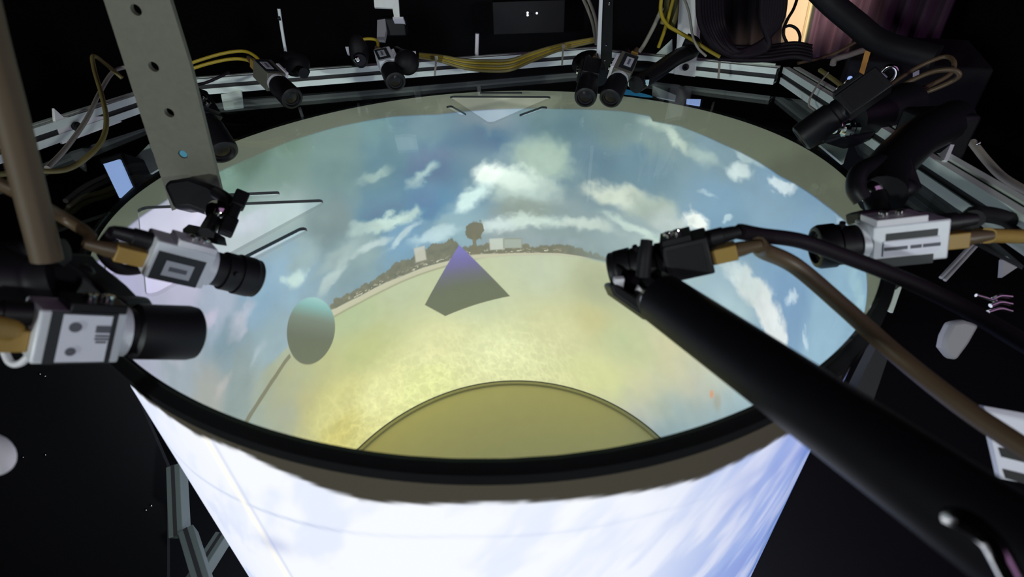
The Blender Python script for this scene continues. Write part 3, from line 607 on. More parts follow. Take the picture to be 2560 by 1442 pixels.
# ---------------------------------------------------------------- machine vision cameras
def lens_profile(kind):
    if kind == 'smooth': return [(0, .0125), (.004, .0125), (.006, .0150), (.036, .0158), (.0405, .0150), (.042, .0130), (.042, .0115)]
    if kind == 'short': return [(0, .0122), (.007, .0122), (.0075, .0138), (.012, .0138), (.0124, .0131), (.0134, .0131), (.0138, .0150), (.0225, .0150), (.0250, .0138), (.0256, .0124), (.0256, .0112)]
    return [(0, .0122), (.008, .0122), (.0085, .0140), (.017, .0140), (.0173, .0134), (.0182, .0134), (.0185, .0150), (.0290, .0150), (.0295, .0146), (.0330, .0144), (.0342, .0130), (.0342, .0115)]
def vision_camera(label, p1, p0, roll=0, mount=1, kind='ringed', style='frame', body=0.042, hint=None, plugs=True, sc=1.0, ls=1.0, bm=None):
    P1, P0 = Vector(p1), Vector(p0); x = (P1 - P0).normalized()
    view = (CAM - (P0 + P1) / 2) if hint is None else Vector(hint)
    X, Y, Z = basis(x, view)
    if mount < 0: pass
    R = Matrix((X, Y, Z)).transposed() @ Matrix.Rotation(math.radians(roll), 3, 'X')
    Ln = {'smooth': 0.042, 'short': 0.0256}.get(kind, 0.0342) * ls
    fl = P1 - x * (Ln + 0.004) * sc
    r = bpy.data.objects.new('machine_vision_camera', None); COL.objects.link(r); r.empty_display_size = .02
    r.matrix_world = Matrix.LocRotScale(fl, R.to_quaternion(), Vector((sc, sc, sc)))
    tag(r, label, 'camera', 'small industrial cameras aimed into the drum')
    B = lambda mb, n, m, par=r, bev=0.0: mb.build(n, M[m], par, bevel=bev, local=True)
    h = 0.0130; bl = body
    shell = B(MB().box((-bl / 2, 0, 0), (bl, 2 * h, 2 * h)), 'camera_body', bm if bm else 'silver' if style != 'dark' else 'black', bev=.0012)
    B(MB().lathe((0, 0, 0), (1, 0, 0), [(-.0005, .0128), (.0042, .0132), (.0042, .0120)]), 'mount_ring', 'silver' if style != 'dark' else 'black_metal')
    prof = [(q * ls + .004, rr) for q, rr in lens_profile(kind)]
    ln = B(MB().lathe((0, 0, 0), (1, 0, 0), prof + [(prof[-1][0] - .003, .0105), (prof[-1][0] - .004, 0)], 40), 'lens', 'black')
    B(MB().lathe((prof[-1][0] - .0042, 0, 0), (1, 0, 0), [(0, .0104), (.0012, .0085), (.0022, .005), (.0026, 0)], 32), 'front_glass', 'glass', ln)
    if kind != 'smooth':
        for a, xx, rr in ((25, .016, .0135), (200, Ln - .005, .0145)):
            u = Vector((0, math.cos(math.radians(a + mount * 40)), math.sin(math.radians(a + mount * 40))))
            q = Vector((xx, 0, 0)) + u * rr
            B(MB().cyl(q, q + u * .0035, .0009, 12).cyl(q + u * .003, q + u * .0055, .0019, 16), 'lock_screw', 'black', ln)
    # label side (+Y)
    y = h + .0003
    if style == 'frame':
        pn = B(MB().box((-bl / 2 - .001, y, .0 - mount * .003), (bl * .80, .0006, .0195)), 'name_panel', 'panel')
        st = B(MB().box((-bl / 2 - .001, y + .0005, 0 - mount * .0035), (bl * .47, .0005, .0105)), 'sticker', 'sticker', pn)
        B(MB().box((-bl / 2 - .001, y + .0009, -mount * .0035), (bl * .30, .0003, .0030)), 'print', 'ink', st)
    elif style == 'wide':
        pn = B(MB().box((-bl / 2, y, 0), (bl * .76, .0006, .0258)), 'name_panel', 'panel')
        st = B(MB().box((-bl / 2 + .001, y + .0005, 0), (bl * .56, .0005, .0236)), 'sticker', 'sticker_white', pn)
        for cx, cz, w, hh in ((-.30, .25, .30, .18), (-.30, .0, .28, .05), (-.30, .08, .28, .05), (-.30, -.08, .22, .05)):
            B(MB().box((-bl / 2 + .0015 - cx * .020, y + .0009, mount * cz * .020), (w * .020, .0003, hh * .020)), 'print', 'ink', st)
        for cz, rr in ((.22, .0025), (-.25, .0021)):
            B(MB().cyl((-bl / 2 - .0035, y + .0007, mount * cz * .026), (-bl / 2 - .0035, y + .0011, mount * cz * .026), rr), 'print', 'ink', st)
    elif style == 'slot':
        pn = B(MB().box((-bl / 2, y, mount * .0055), (bl * .66, .0006, .0045)), 'name_panel', 'panel')
        st = B(MB().box((-bl / 2, y + .0003, -mount * .0022), (bl * .72, .0006, .0100)), 'sticker', 'sticker_white')
        for k, (c, w) in enumerate(((-.20, .30), (.06, .14), (.26, .22))):
            B(MB().box((-bl / 2 - c * bl, y + .0008, -mount * .0022), (w * bl, .0003, .0022)), 'print', 'ink', st)
        B(MB().box((-bl / 2 + .003, y, -mount * .0115), (bl * .74, .0006, .0060)), 'name_panel', 'panel')
    else:
        B(MB().box((-bl / 2, y, 0), (bl * .75, .0005, .019)), 'name_panel', 'rubber')
    # mounting foot on top
    ft = B(MB().box((-bl * .36, .003, mount * (h + .0022)), (bl * .66, .022, .0044)), 'mounting_foot', 'plate_white' if style in ('frame', 'slot') else 'black_metal', bev=.0006)
    for q in (-.22, -.42):
        B(MB().lathe((bl * q, .004, mount * (h + .004)), (0, 0, mount), [(0, .0030), (.003, .0030), (.0034, .002)], 16), 'screw_or_glint', 'chrome', ft)
    if plugs:
        npg = B(MB().box((-bl - .008, 0, -mount * .0045), (.016, .0125, .0105)), 'network_plug', 'plug', bev=.0008)
        B(MB().lathe((-bl - .0155, 0, -mount * .0045), (-1, 0, 0), [(0, .0052), (.004, .0050), (.014, .0034), (.016, .0030)], 16), 'cable_boot', 'brown', npg)
        B(MB().lathe((-bl, 0, mount * .0075), (-1, 0, 0), [(0, .0058), (.010, .0058), (.0105, .005), (.016, .0046), (.021, .0036)], 20), 'power_plug', 'black')
    return r, R, fl
def plug_end(c, body, mount, which, sc=1.0):
    """where a cable leaves the network ('n') or power ('p') plug of a camera"""
    q = Vector((-body - .029, 0, -mount * .0045)) if which == 'n' else Vector((-body - .020, 0, mount * .0075))
    return c[2] + c[1] @ (q * sc)

R1 = 17
c1 = vision_camera('silver camera with a small grey sticker, held by the clamp under the perforated bar', at(642, 697, .345), at(400, 637, .300), roll=R1, mount=-1, style='frame', sc=.88, body=.036)
c2 = vision_camera('closest silver camera with a large white sticker, at the left edge below the other', at(490, 832, .302), at(60, 822, .240), roll=R1, mount=-1, kind='smooth', style='wide', body=.034, ls=.86)
c3 = vision_camera('black camera on the tip of the long black boom in front', at(1528, 682, .318), at(1850, 606, .290), roll=-R1, mount=1, style='dark', body=.030, sc=.86)
c4 = vision_camera('pale camera with a printed sticker under the clamp at the right rim', at(2036, 618, .348), at(2320, 588, .335), roll=-R1, mount=1, kind='short', style='slot', body=.044)
c5 = vision_camera('dark camera pointing down over the rim at the upper right, beside chrome nuts', at(2000, 348, .528), at(2120, 262, .505), roll=20, mount=1, kind='smooth', style='dark', hint=(-.3, -1, .4), plugs=False, sc=.95)
c6 = vision_camera('dark camera half hidden behind the perforated bar', at(560, 384, .535), at(508, 296, .548), roll=0, mount=-1, kind='smooth', style='dark', hint=(-.3, -1, .4))
c7 = vision_camera('shaded silver camera hanging on the long back rail, left of the two', at(732, 248, .70), at(640, 155, .74), roll=-35, mount=-1, kind='smooth', style='frame', hint=(0.4, -1, .5), bm='shaded_silver')
c8 = vision_camera('silver camera with a dark label on the long back rail, near the pale plate', at(990, 206, .775), at(953, 128, .835), roll=-5, mount=-1, kind='smooth', style='frame', hint=(0.1, -1, .9))
c9 = vision_camera('camera seen lens first, left of the pair at the back by the dark post', at(1463, 246, .678), at(1481, 150, .735), roll=0, mount=1, kind='smooth', style='dark', hint=(0, -1, 1), sc=.95)
c10 = vision_camera('camera with a grey sticker, right of the pair at the back by the dark post', at(1524, 248, .668), at(1580, 130, .715), roll=12, mount=1, kind='smooth', style='frame', hint=(.2, -1, .9), sc=.95, bm='shaded_silver')

# ---------------------------------------------------------------- clamps, ball heads, arms
def clamp(label, arm, ball, knob=None, jaw=None, extra=None):
    """arm: [points], radius; ball: centre, radius; knob: two points, radius; jaw: polygon, thickness"""
    t = thing('ball_head_clamp', label, 'clamp', Vector(ball[0]))
    if arm: MB().tube(arm[0], arm[1], 16).build('arm', M['black_metal'], t)
    MB().sphere(ball[0], ball[1], 28).build('ball', M['chrome'], t)
    if knob:
        p, q = Vector(knob[0]), Vector(knob[1]); m = (p + q) / 2; X_, Y_, Z_ = basis(q - p, CAM - p); Ln = (q - p).length
        k = MB().box(m - X_ * Ln * .32, (Ln * .36, knob[2] * 1.6, knob[2] * 1.9), (X_, Y_, Z_)).box(m + X_ * Ln * .32, (Ln * .36, knob[2] * 1.6, knob[2] * 1.9), (X_, Y_, Z_)).box(m, (Ln * .5, knob[2] * 1.3, knob[2] * 1.3), (X_, Y_, Z_))
        k.build('wing_knob', M['rubber'], t, bevel=knob[2] * .25)
    if jaw:
        for pl in (jaw[0] if isinstance(jaw[0][0], list) else [jaw[0]]):
            MB().prism(pl, jaw[1]).build('jaw', M['black_metal'], t, bevel=.0015)
    return t
# under the perforated bar
dA = .405
k1 = clamp('black clamp with chrome ball under the end of the perforated bar', None, (at(548, 530, dA - .018), .0095),
      (at(607, 482, .39), at(562, 585, .37), .0052))
MB().prism([at(*p, dA + .015) for p in ((404, 462), (420, 448), (470, 440), (520, 458), (556, 482), (572, 500), (566, 530), (545, 548), (520, 540), (470, 522), (432, 524))], FWD * .022).build('arm', M['black_metal'], k1, bevel=.004)
MB().tube([at(540, 482, dA - .006), at(568, 500, dA - .014), at(580, 528, dA - .018), at(570, 555, dA - .02), at(545, 562, dA - .02)], .0046, 12).build('hook', M['black_metal'], k1)
MB().tube([at(540, 540, dA - .02), at(520, 575, .37), at(512, 590, .345)], .0055, 14).build('stem', M['black_metal'], k1)
MB().prism([at(455, 572, .345), at(470, 560, .36), at(505, 568, .36), at(540, 590, .35), at(545, 612, .345), at(500, 600, .34), at(455, 590, .34)], FWD * .012).build('quick_plate', M['black'], k1, bevel=.001)
MB().prism([at(372, 583, .335), at(380, 577, .335), at(416, 588, .335), at(430, 578, .335), at(452, 585, .335), at(450, 600, .335), at(372, 596, .335)], FWD * .012).build('lever', M['black'], k1, bevel=.001)
# left front, above the nearest camera
k2 = thing('ball_head_clamp', 'bulky black clamp at the left edge above the nearest camera', 'clamp', at(150, 720, .275))
MB().prism([at(-40, 660, .27), at(70, 640, .27), at(150, 628, .275), at(165, 650, .275), at(215, 690, .28), at(245, 712, .28), at(272, 740, .28), at(305, 745, .28), at(318, 768, .28), at(300, 785, .28), at(110, 772, .272), at(-40, 770, .265)], FWD * .022).build('quick_plate', M['black'], k2, bevel=.002)
MB().tube([at(150, 690, .277), at(70, 700, .272), at(-60, 705, .26)], [.016, .022], 18).build('arm', M['black_metal'], k2)
MB().sphere(at(195, 690, .285), .008).build('ball', M['black_metal'], k2)
MB().cyl(at(-60, 640, .262), at(160, 632, .272), .0075).build('wing_knob', M['rubber'], k2)
# right front clamp over the printed camera
dB = .40
k4 = clamp('big black clamp with hooked jaw above the printed camera on the right', ([at(2380, 300, dB + .10), at(2290, 350, dB + .06), at(2215, 430, dB + .01), at(2205, 490, dB - .02)], [.019, .016]), (at(2175, 478, dB - .02), .0085))
MB().tube([at(2200, 405, dB), at(2150, 430, dB - .015), at(2140, 470, dB - .02), at(2158, 500, dB - .022)], .0068, 14).build('hook', M['black_metal'], k4)
MB().prism([at(2255, 380, dB), at(2280, 390, dB), at(2310, 468, dB - .01), at(2298, 478, dB - .01), at(2262, 482, dB - .01), at(2230, 470, dB - .01)], FWD * .02).build('jaw', M['black_metal'], k4, bevel=.002)
MB().sphere(at(2250, 470, dB - .015), .0095, sq=(1.4, 1, .8)).build('lock_nut', M['black_metal'], k4)
MB().tube([at(2185, 490, dB - .022), at(2195, 520, .37), at(2200, 545, .355)], .0075, 14).build('stem', M['black_metal'], k4)
MB().prism([at(2145, 530, .352), at(2160, 524, .352), at(2245, 520, .352), at(2330, 530, .352), at(2330, 560, .352), at(2150, 556, .352)], FWD * .014).build('quick_plate', M['black'], k4, bevel=.001)
MB().box(at(2330, 335, dB + .10), (.05, .04, .045)).build('clamp_block', M['black_metal'], k4, bevel=.004)
# upper right
dC = .56
k5 = clamp('dark clamp with bright chrome nuts beside the camera at the upper right', ([at(2260, 265, dC + .03), at(2190, 285, dC + .01), at(2130, 300, dC)], [.026, .018]), (at(2092, 318, dC - .03), .0075))
for x, y in ((2108, 327), (2120, 322), (2133, 322)):
    MB().lathe(at(x, y, dC - .032), RIGHT, [(0, .0062), (.0045, .0062)], 6).build('hex_nut', M['chrome'], k5)
MB().prism([at(2090, 285, dC), at(2190, 275, dC), at(2205, 310, dC), at(2180, 348, dC), at(2150, 355, dC), at(2100, 340, dC)], FWD * .03).build('jaw', M['black_metal'], k5, bevel=.003)
# back rail clamps
def back_clamp(label, x, y, dep, s, knob, arm):
    t = thing('ball_head_clamp', label, 'clamp', at(x, y, dep))
    MB().sphere(at(x, y, dep), .0105 * s).build('ball', M['chrome'], t)
    for q in arm: MB().tube([at(*p) for p in q[0]], q[1], 14).build('arm', M['black_metal'], t)
    for q in knob: MB().sphere(at(*q[0]), q[1], sq=q[2]).build('wing_knob', M['rubber'], t)
    return t
back_clamp('black clamp with chrome ball at the foot of the thin pale rod', 703, 178, .77, .8,
           [((738, 160, .80), .022, (1, 1, .85)), ((752, 180, .79), .010, (1.4, 1, .6))], [([(712, 140, .82), (735, 168, .80), (760, 183, .78)], .008)])
back_clamp('round black clamp right of the camera near the pale plate', 1008, 152, .82, .7,
           [((1017, 156, .80), .019, (1, 1, 1))], [([(990, 130, .83), (1012, 140, .82)], .009)])
back_clamp('black clamp standing left of the camera near the pale plate', 893, 147, .86, .65,
           [((897, 128, .87), .018, (.9, .9, 1.5))], [([(890, 105, .90), (900, 150, .86)], .010)])
back_clamp('black clamp with pale nut behind the left one of the back camera pair', 1466, 181, .76, .75,
           [((1475, 160, .80), .022, (1.3, 1, .9))], [([(1450, 160, .80), (1500, 195, .74)], .012)])
k10 = back_clamp('long black hooked clamp arm between the back camera pair and the white post', 1583, 205, .72, .8,
           [((1600, 165, .76), .012, (2.2, 1, .6))], [([(1590, 212, .70), (1640, 180, .73), (1690, 145, .76), (1728, 128, .78), (1733, 112, .78), (1712, 103, .78)], .0115)])
for x in (1600, 1611): MB().lathe(at(x, 203, .70), RIGHT, [(0, .0065), (.005, .0065)], 6).build('hex_nut', M['chrome'], k10)
back_clamp('clamp with chrome joint behind the half hidden camera', 528, 318, .60, .75, [((512, 300, .62), .014, (1, 1, 1))], [([(500, 280, .63), (525, 310, .60)], .008)])

# long black boom carrying the front camera
bo = thing('boom_arm', 'long thick black boom crossing the lower right with a camera on its tip', 'boom arm', at(2040, 1040, .225))
Pa, Pb = at(1650, 745, .290), at(2800, 1552, .128)
MB().lathe(Pa, Pb - Pa, [(0, .0130), (.002, .0147), ((Pb - Pa).length, .0147)], 40).build('tube', M['black_metal'], bo)
MB().lathe(Pa, Pa - Pb, [(-.002, .0142), (.006, .0142), (.007, .012)], 32).build('chrome_collar', M['chrome'], bo)
MB().prism([at(1523, 712, .29), at(1533, 703, .29), at(1640, 772, .285), at(1645, 800, .285), at(1628, 803, .285), at(1535, 738, .29)], FWD * .02).build('tip_plate', M['black'], bo, bevel=.0015)
MB().prism([at(1540, 655, .30), at(1600, 690, .30), at(1690, 712, .30), at(1697, 735, .297), at(1655, 790, .292), at(1560, 728, .297)], FWD * .02).build('head_block', M['black'], bo, bevel=.003)
MB().box(at(1546, 708, .292), (.006, .004, .008)).build('bright_pad', M['plate_white'], bo, bevel=.0008)
MB().tube([at(1607, 690, .285), at(1612, 640, .282), at(1617, 600, .282)], [.0042, .0034], 14).build('lock_lever', M['rubber'], bo)
MB().tube([at(2372, 1292, .150), at(2405, 1306, .146), at(2440, 1326, .143), at(2475, 1356, .140), at(2500, 1395, .137), at(2530, 1450, .134)], .0026, 16).build('chrome_tail', M['chrome'], bo)

# ---------------------------------------------------------------- cables
NC = 0
def cable(label, pts, r, m, name='cable', group=None, sub=10):
    o = MB().tube([p if isinstance(p, Vector) else at(*p) for p in pts], r, 10, sub).build(name, M[m]); return tag(o, label, 'cable', group)
cable('dark olive cable leaving the boom camera toward the right edge, upper one', [plug_end(c3, .030, 1, 'p', .86), (1900, 588, .297), (2000, 602, .305), (2110, 640, .305), (2240, 690, .30), (2400, 765, .29), (2580, 870, .27)], .0046, 'dark')
cable('thick brown cable arching from the boom camera down to the right edge, lower one', [plug_end(c3, .030, 1, 'n', .86), (1912, 628, .298), (1990, 666, .305), (2110, 768, .30), (2240, 885, .285), (2400, 1012, .26), (2590, 1140, .235)], .0050, 'brown')
cable('amber cable running from the printed camera to the right edge', [plug_end(c4, .044, 1, 'n'), (2450, 588, .352), (2590, 592, .37)], .0052, 'plug')
cable('black cable arching from the printed camera over the right rail', [plug_end(c4, .044, 1, 'p'), (2440, 535, .365), (2510, 545, .39), (2600, 590, .39)], .0060, 'rubber')
cable('fuzzy brown cable from the left edge to the sticker camera', [(-30, 445, .25), (60, 490, .26), (160, 545, .28), (220, 585, .28), plug_end(c1, .036, -1, 'n', .88)], .0032, 'brown')
cable('black plug lead curling under the sticker camera', [plug_end(c1, .036, -1, 'p', .88), (262, 610, .29), (262, 640, .29), (300, 672, .30), (345, 672, .31), (372, 660, .315)], .0034, 'dark')
cable('silver lead curling below the nearest camera', [(-20, 850, .25), (5, 868, .25), (25, 905, .25), (50, 908, .25), (78, 885, .25)], .0017, 'plate_white')
cable('ochre cable stub behind the nearest camera at the left edge', [plug_end(c2, .034, -1, 'n'), (20, 825, .235), (-60, 815, .22)], .0060, 'plug')
gy = 'yellow cables looped over the rails'
cable('yellow looped cable on the left rail, hanging down past the bracket', [(305, 195, .70), (262, 158, .69), (233, 140, .68), (236, 175, .67), (255, 240, .64), (266, 300, .61), (255, 350, .58), (215, 395, .55), (160, 425, .53), (70, 428, .50), (-20, 438, .46)], .0027, 'olive', group=gy)
cable('grey cable crossing the yellow loop on the left rail', [(330, 165, .71), (285, 178, .70), (250, 230, .67), (215, 300, .62), (165, 370, .57), (118, 420, .53)], .0026, 'grey', group=gy)
cable('upper of two yellow cables arching behind the perforated bar', [(440, 172, .78), (500, 150, .78), (560, 133, .78), (610, 128, .78), (640, 142, .775), (655, 162, .77)], .0024, 'yellow', group=gy)
cable('lower of two yellow cables arching behind the perforated bar', [(440, 188, .77), (500, 165, .77), (560, 150, .77), (600, 147, .77), (630, 155, .77), (648, 168, .765)], .0024, 'yellow', group=gy)
cable('thin black cable lying on the long rail right of the perforated bar', [(470, 214, .79), (510, 208, .79), (545, 194, .79), (572, 180, .80)], .0022, 'dark')
cable('ochre cable arching behind the camera near the pale plate', [(885, 112, .86), (910, 98, .86), (940, 100, .86), (945, 118, .85), (942, 145, .84)], .0024, 'yellow')
for i, (dy, m, w) in enumerate(((0, 'olive', 'topmost'), (7, 'yellow', 'second'), (13, 'olive', 'third'), (19, 'yellow', 'fourth'), (25, 'olive', 'lowest'))):
    cable('%s cable of the sagging yellow bundle along the long back rail' % w, [(1048, 135 + dy * .3, .86), (1100, 140 + dy * .5, .86), (1160, 150 + dy * .8, .858), (1215, 152 + dy, .855), (1275, 150 + dy, .86), (1330, 132 + dy * .8, .87), (1400, 112 + dy * .5, .885), (1490, 95 + dy * .3, .90)], .0026, m, group='bundle of cables on the long rail')
for i, (x0, w) in enumerate(((1450, 'left'), (1462, 'right'))):
    cable('pale cable falling from above beside the dark perforated post, %s one' % w, [(x0, -20, .72), (x0 + 18, 20, .74), (x0 + 32 - 3 * i, 60, .76), (1493 - 3 * (1 - i), 110, .80)], .0024, 'grey')
cy = 'yellow cables hanging at the white post'
cable('yellow cable hanging left of the white post, crossing in front of it to the right', [(1655, -20, .70), (1652, 30, .72), (1668, 62, .735), (1700, 82, .745), (1735, 102, .75), (1770, 125, .75), (1800, 142, .75)], .0026, 'yellow', group=cy)
cable('yellow cable slanting down left of the white post to the gusset', [(1688, -20, .71), (1672, 40, .735), (1660, 80, .76), (1646, 118, .78)], .0026, 'yellow', group=cy)
cable('olive cable straight down beside the white post', [(1672, -20, .72), (1664, 30, .74), (1656, 60, .75)], .0040, 'olive', group=cy)
cable('broad olive cable pressed against the left edge of the white post', [(1690, -20, .73), (1686, 40, .75), (1676, 72, .76)], .0055, 'olive', group=cy)
cable('pale grey cable slanting down left to the back camera pair', [(1655, 20, .73), (1635, 65, .75), (1610, 112, .77), (1597, 130, .775)], .0030, 'grey', group=cy)
cable('thin grey cable curving over the white post', [(1708, -10, .70), (1722, 30, .715), (1732, 90, .735), (1745, 120, .74), (1765, 140, .75)], .0018, 'grey', group=cy)
cable('bright yellow cable sagging right of the white post', [(1762, -20, .68), (1765, 30, .70), (1774, 70, .715), (1792, 100, .725), (1830, 120, .73)], .0028, 'yellow', group=cy)
cable('dull yellow cable beside the bright one right of the white post', [(1753, -20, .69), (1757, 40, .71), (1770, 85, .72), (1800, 118, .73)], .0026, 'olive', group=cy)
cg = 'dark cable coil hanging over the back right rail'
for i in range(9):
    a = i * 7.0
    cable('dark cable turn in the coil hanging between the white post and the beige board',
          [(1745 + a, -30, .66 + .004 * i), (1752 + a, 60, .70 + .004 * i), (1790 + a * .8, 118 + (i % 3) * 3, .725), (1850 + a * .3, 140 - i * 2, .73), (1890 - a * .2 + 30, 118 - i * 2, .73), (1905 + i * 6, 50, .71), (1908 + i * 7, -30, .68)], .0040, 'dark', group=cg, sub=8)
ch = 'black cables lying along the back right rail'
for i in range(5):
    y = 147 - i * 8
    cable('black cable in the flat stack along the top of the rail by the back corner', [(1790, y - 2, .76 + .01 * i), (1850, y + 3, .76 + .01 * i), (1920, y + 2, .75 + .01 * i), (1985, y - 6, .74 + .01 * i), (2030, y + 2, .73 + .01 * i)], .0034, 'dark', group=ch)
cable('thick black cable trunk crossing the purple curtain at the top right', [(2030, -40, .70), (2080, 10, .70), (2140, 60, .69), (2190, 100, .68), (2260, 125, .66), (2340, 145, .64)], .0150, 'rubber', name='thick_cable')
cl = 'brown cable loops at the upper right'
cable('largest brown cable loop at the upper right, lower turn', [(2175, 262, .60), (2230, 255, .60), (2310, 232, .59), (2375, 205, .58), (2398, 188, .57), (2380, 175, .57), (2330, 180, .58), (2270, 205, .59), (2215, 232, .60), (2170, 265, .60)], .0028, 'brown', group=cl)
cable('upper brown cable loop at the upper right, nearly touching the curtain', [(2180, 250, .61), (2235, 205, .62), (2300, 165, .62), (2360, 142, .61), (2385, 155, .60), (2375, 185, .60), (2320, 215, .60), (2250, 245, .60)], .0026, 'brown', group=cl)
cable('ochre cable sloping from the back corner to the brown loops', [(2050, 175, .70), (2085, 200, .67), (2120, 225, .64), (2160, 245, .62)], .0028, 'olive', group=cl)
cable('dull ochre cable rising right from the back corner toward the grey pipe', [(1995, 158, .80), (2040, 148, .80), (2090, 132, .80), (2140, 105, .80)], .0024, 'brown')
cable('thin pale tie hanging across the rail at the back corner', [(2070, 182, .68), (2045, 212, .66), (2028, 240, .66), (2022, 262, .665), (2035, 275, .67)], .0012, 'grey')
cable('purple grey cable sloping down at the far right edge', [(2430, 355, .52), (2470, 405, .50), (2515, 448, .48), (2600, 495, .46)], .0038, 'grey')
cable('black wire loop in front of the beige board', [(1998, -20, .9), (1985, 20, .9), (1968, 50, .9), (1958, 80, .9), (1968, 108, .9), (1985, 128, .9)], .0026, 'rubber')
cable('round black wire loop over the beige board', [(1958, 70, .89), (1975, 64, .89), (1993, 74, .89), (2000, 95, .89), (1993, 118, .89), (1980, 122, .89)], .0024, 'rubber')

# ---------------------------------------------------------------- small things on and behind the frame
r = MB().tube([at(697, 22, .84), at(705, 75, .86), at(716, 140, .89)], .0026, 12)
o = thing('pale_rod', 'thin bright pale rod standing up behind the left back camera', 'rod', at(716, 140, .89))
r.build('rod', M['rod'], o)
MB().cyl(at(696, 46, .846), at(701, 46, .846), .0032).build('sleeve', M['black'], o)
br = thing('mounting_bracket', 'pale stepped bracket at the top above the camera near the pale plate', 'bracket', at(980, 60, .90))
MB().prism([at(933, -30, .86), at(994, -30, .86), at(999, 43, .88), at(985, 43, .88), at(981, 20, .875), at(936, 18, .875)], FWD * .004).build('bracket_plate', M['alu_plate'], br)
MB().prism([at(982, 42, .88), at(1008, 42, .88), at(1008, 48, .88), at(982, 48, .88)], FWD * .02).build('foot', M['plate_white'], br)
MB().prism([at(943, 50, .89), at(963, 47, .89), at(965, 75, .89), at(960, 100, .89), at(942, 98, .89)], FWD * .01).build('arm', M['grey_plastic'], br)
MB().box(at(985, 65, .91), (.045, .03, .03)).build('clamp_block', M['black_metal'], br, bevel=.003)
tag(MB().cyl(at(1193, 84, .93), at(1191, 150, .96), .0036).build('white_tube', M['plate_white']), 'short pale tube upright behind the long back rail', 'tube')
for x, w in ((869, 'left'), (905, 'right')):
    tag(MB().prism([at(x - 6, 117, .88), at(x + 6, 117, .88), at(x + 4, 135 if x < 880 else 156, .89), at(x - 1, 135 if x < 880 else 156, .89)], FWD * .006).build('rail_stop', M['plate_white']), 'small pale upright stop on the long back rail, %s of the standing clamp' % w, 'bracket')
for i, (x, y, dx, h_, d, w) in enumerate(((1087, 190, 4, 46, .86, 'left of the sagging bundle'), (1405, 165, 3, 50, .88, 'right of the sagging bundle'), (1796, 198, 4, 54, .80, 'right of the square plate'))):
    t = thing('cable_tie', 'clear cable tie around the rail, %s' % w, 'cable tie', at(x, y, d))
    a = at(x, y - 1, d - .012); b_ = at(x + dx, y - h_, d - .016)
    MB().beam(a, b_, .0030, .0014, RIGHT).build('strap', M['grey'], t); MB().box(b_, (.005, .004, .006)).build('tie_head', M['grey'], t)
sw = thing('network_box', 'dark equipment box with two tiny lights against the back wall', 'equipment', at(1320, 120, 2.2))
MB().box(at(1320, 40, 2.2), (.30, .10, .12)).build('case', M['black'], sw)
for x, y in ((1319, 32), (1319, 38), (1342, 33)): MB().sphere(at(x, y, 2.09), .0036, 12).build('indicator_light', M['led'], sw)

# board, curtain, pipe, strip and ring in the back right corner
tag(MB().prism([at(1972, -60, 1.35), at(2052, -60, 1.35), at(2006, 128, 1.35), at(1990, 122, 1.35), at(1962, 104, 1.35)], FWD * .02).build('beige_board', M['beige']), 'beige lit board standing in the back right corner', 'board')
tag(MB().prism([at(2042, -60, 1.33), at(2058, -60, 1.33), at(2014, 130, 1.33), at(2002, 128, 1.33)], FWD * .012).build('board_edge', mat('cream_edge', (.9, .8, .5), .5)), 'thin cream strip along the right side of the beige board', 'strip')
def curtain(label, px, n, m, dep):
    (x0, y0), (x1, y1), (x2, y2), (x3, y3) = px; vs = []; fs = []; rows = 14; cols = n * 8
    for j in range(rows + 1):
        for i in range(cols + 1):
            u = i / cols; v = j / rows
            x = (x0 * (1 - u) + x1 * u) * (1 - v) + (x3 * (1 - u) + x2 * u) * v; y = (y0 * (1 - u) + y1 * u) * (1 - v) + (y3 * (1 - u) + y2 * u) * v
            vs.append(at(x, y, dep + .018 * math.sin(u * n * 2 * math.pi) * (0.6 + .4 * math.sin(3 * u + v))))
    for j in range(rows):
        for i in range(cols):
            a = j * (cols + 1) + i; fs.append((a, a + 1, a + cols + 2, a + cols + 1))
    o = MB().add(vs, fs).build('curtain', M[m]); s_ = o.modifiers.new('thickness', 'SOLIDIFY'); s_.thickness = .003
    return tag(o, label, 'curtain')
curtain('dark plum pleated curtain hanging in the top right corner', [(2060, -80), (2420, -80), (2330, 136), (2010, 150)], 7, 'curtain', 1.25)
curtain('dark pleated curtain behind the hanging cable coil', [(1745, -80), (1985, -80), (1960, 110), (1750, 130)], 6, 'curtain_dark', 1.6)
cab = thing('equipment_cabinet', 'dark equipment cabinet with an orange strip and bright fittings in the back right corner', 'cabinet', (1.02, 0.62, RZ))
q0, q1 = at(2100, 250, 1.0), at(2420, 300, .92)
Xc = Vector((q1.x - q0.x, q1.y - q0.y, 0)).normalized(); Yc = Vector((-Xc.y, Xc.x, 0)); zt = at(2170, 140, .99).z
cc = (q0 + q1) / 2 + Yc * .17; cc.z = (RZ + zt) / 2
MB().box(cc, ((q1 - q0).length * 1.05, .32, zt - RZ), (Xc, Yc, Vector((0, 0, 1)))).build('case', M['wall'], cab, bevel=.004)
def cab_pt(px, py, lift=.002):
    v = at(px, py, 1) - CAM; p0 = (q0 + q1) / 2 + Yc * .01; t = (p0 - CAM).dot(Yc) / v.dot(Yc); return CAM + v * t - Yc * lift
MB().prism([cab_pt(2163, 126), cab_pt(2177, 128), cab_pt(2160, 186), cab_pt(2148, 180)], Yc * .01).build('orange_strip', M['orange'], cab)
vs = [cab_pt(2222 + 20 * math.cos(a * math.pi / 18), 184 - 19 * math.sin(a * math.pi / 18) - 5 * math.cos(a * math.pi / 18), .006) for a in range(36)]
MB().tube(vs + vs[:1], .0042, 12, 2).build('metal_ring', M['chrome'], cab)
MB().cyl(cab_pt(2203, 190, .008), cab_pt(2211, 183, .008), .0080).build('lug', M['plate_white'], cab)
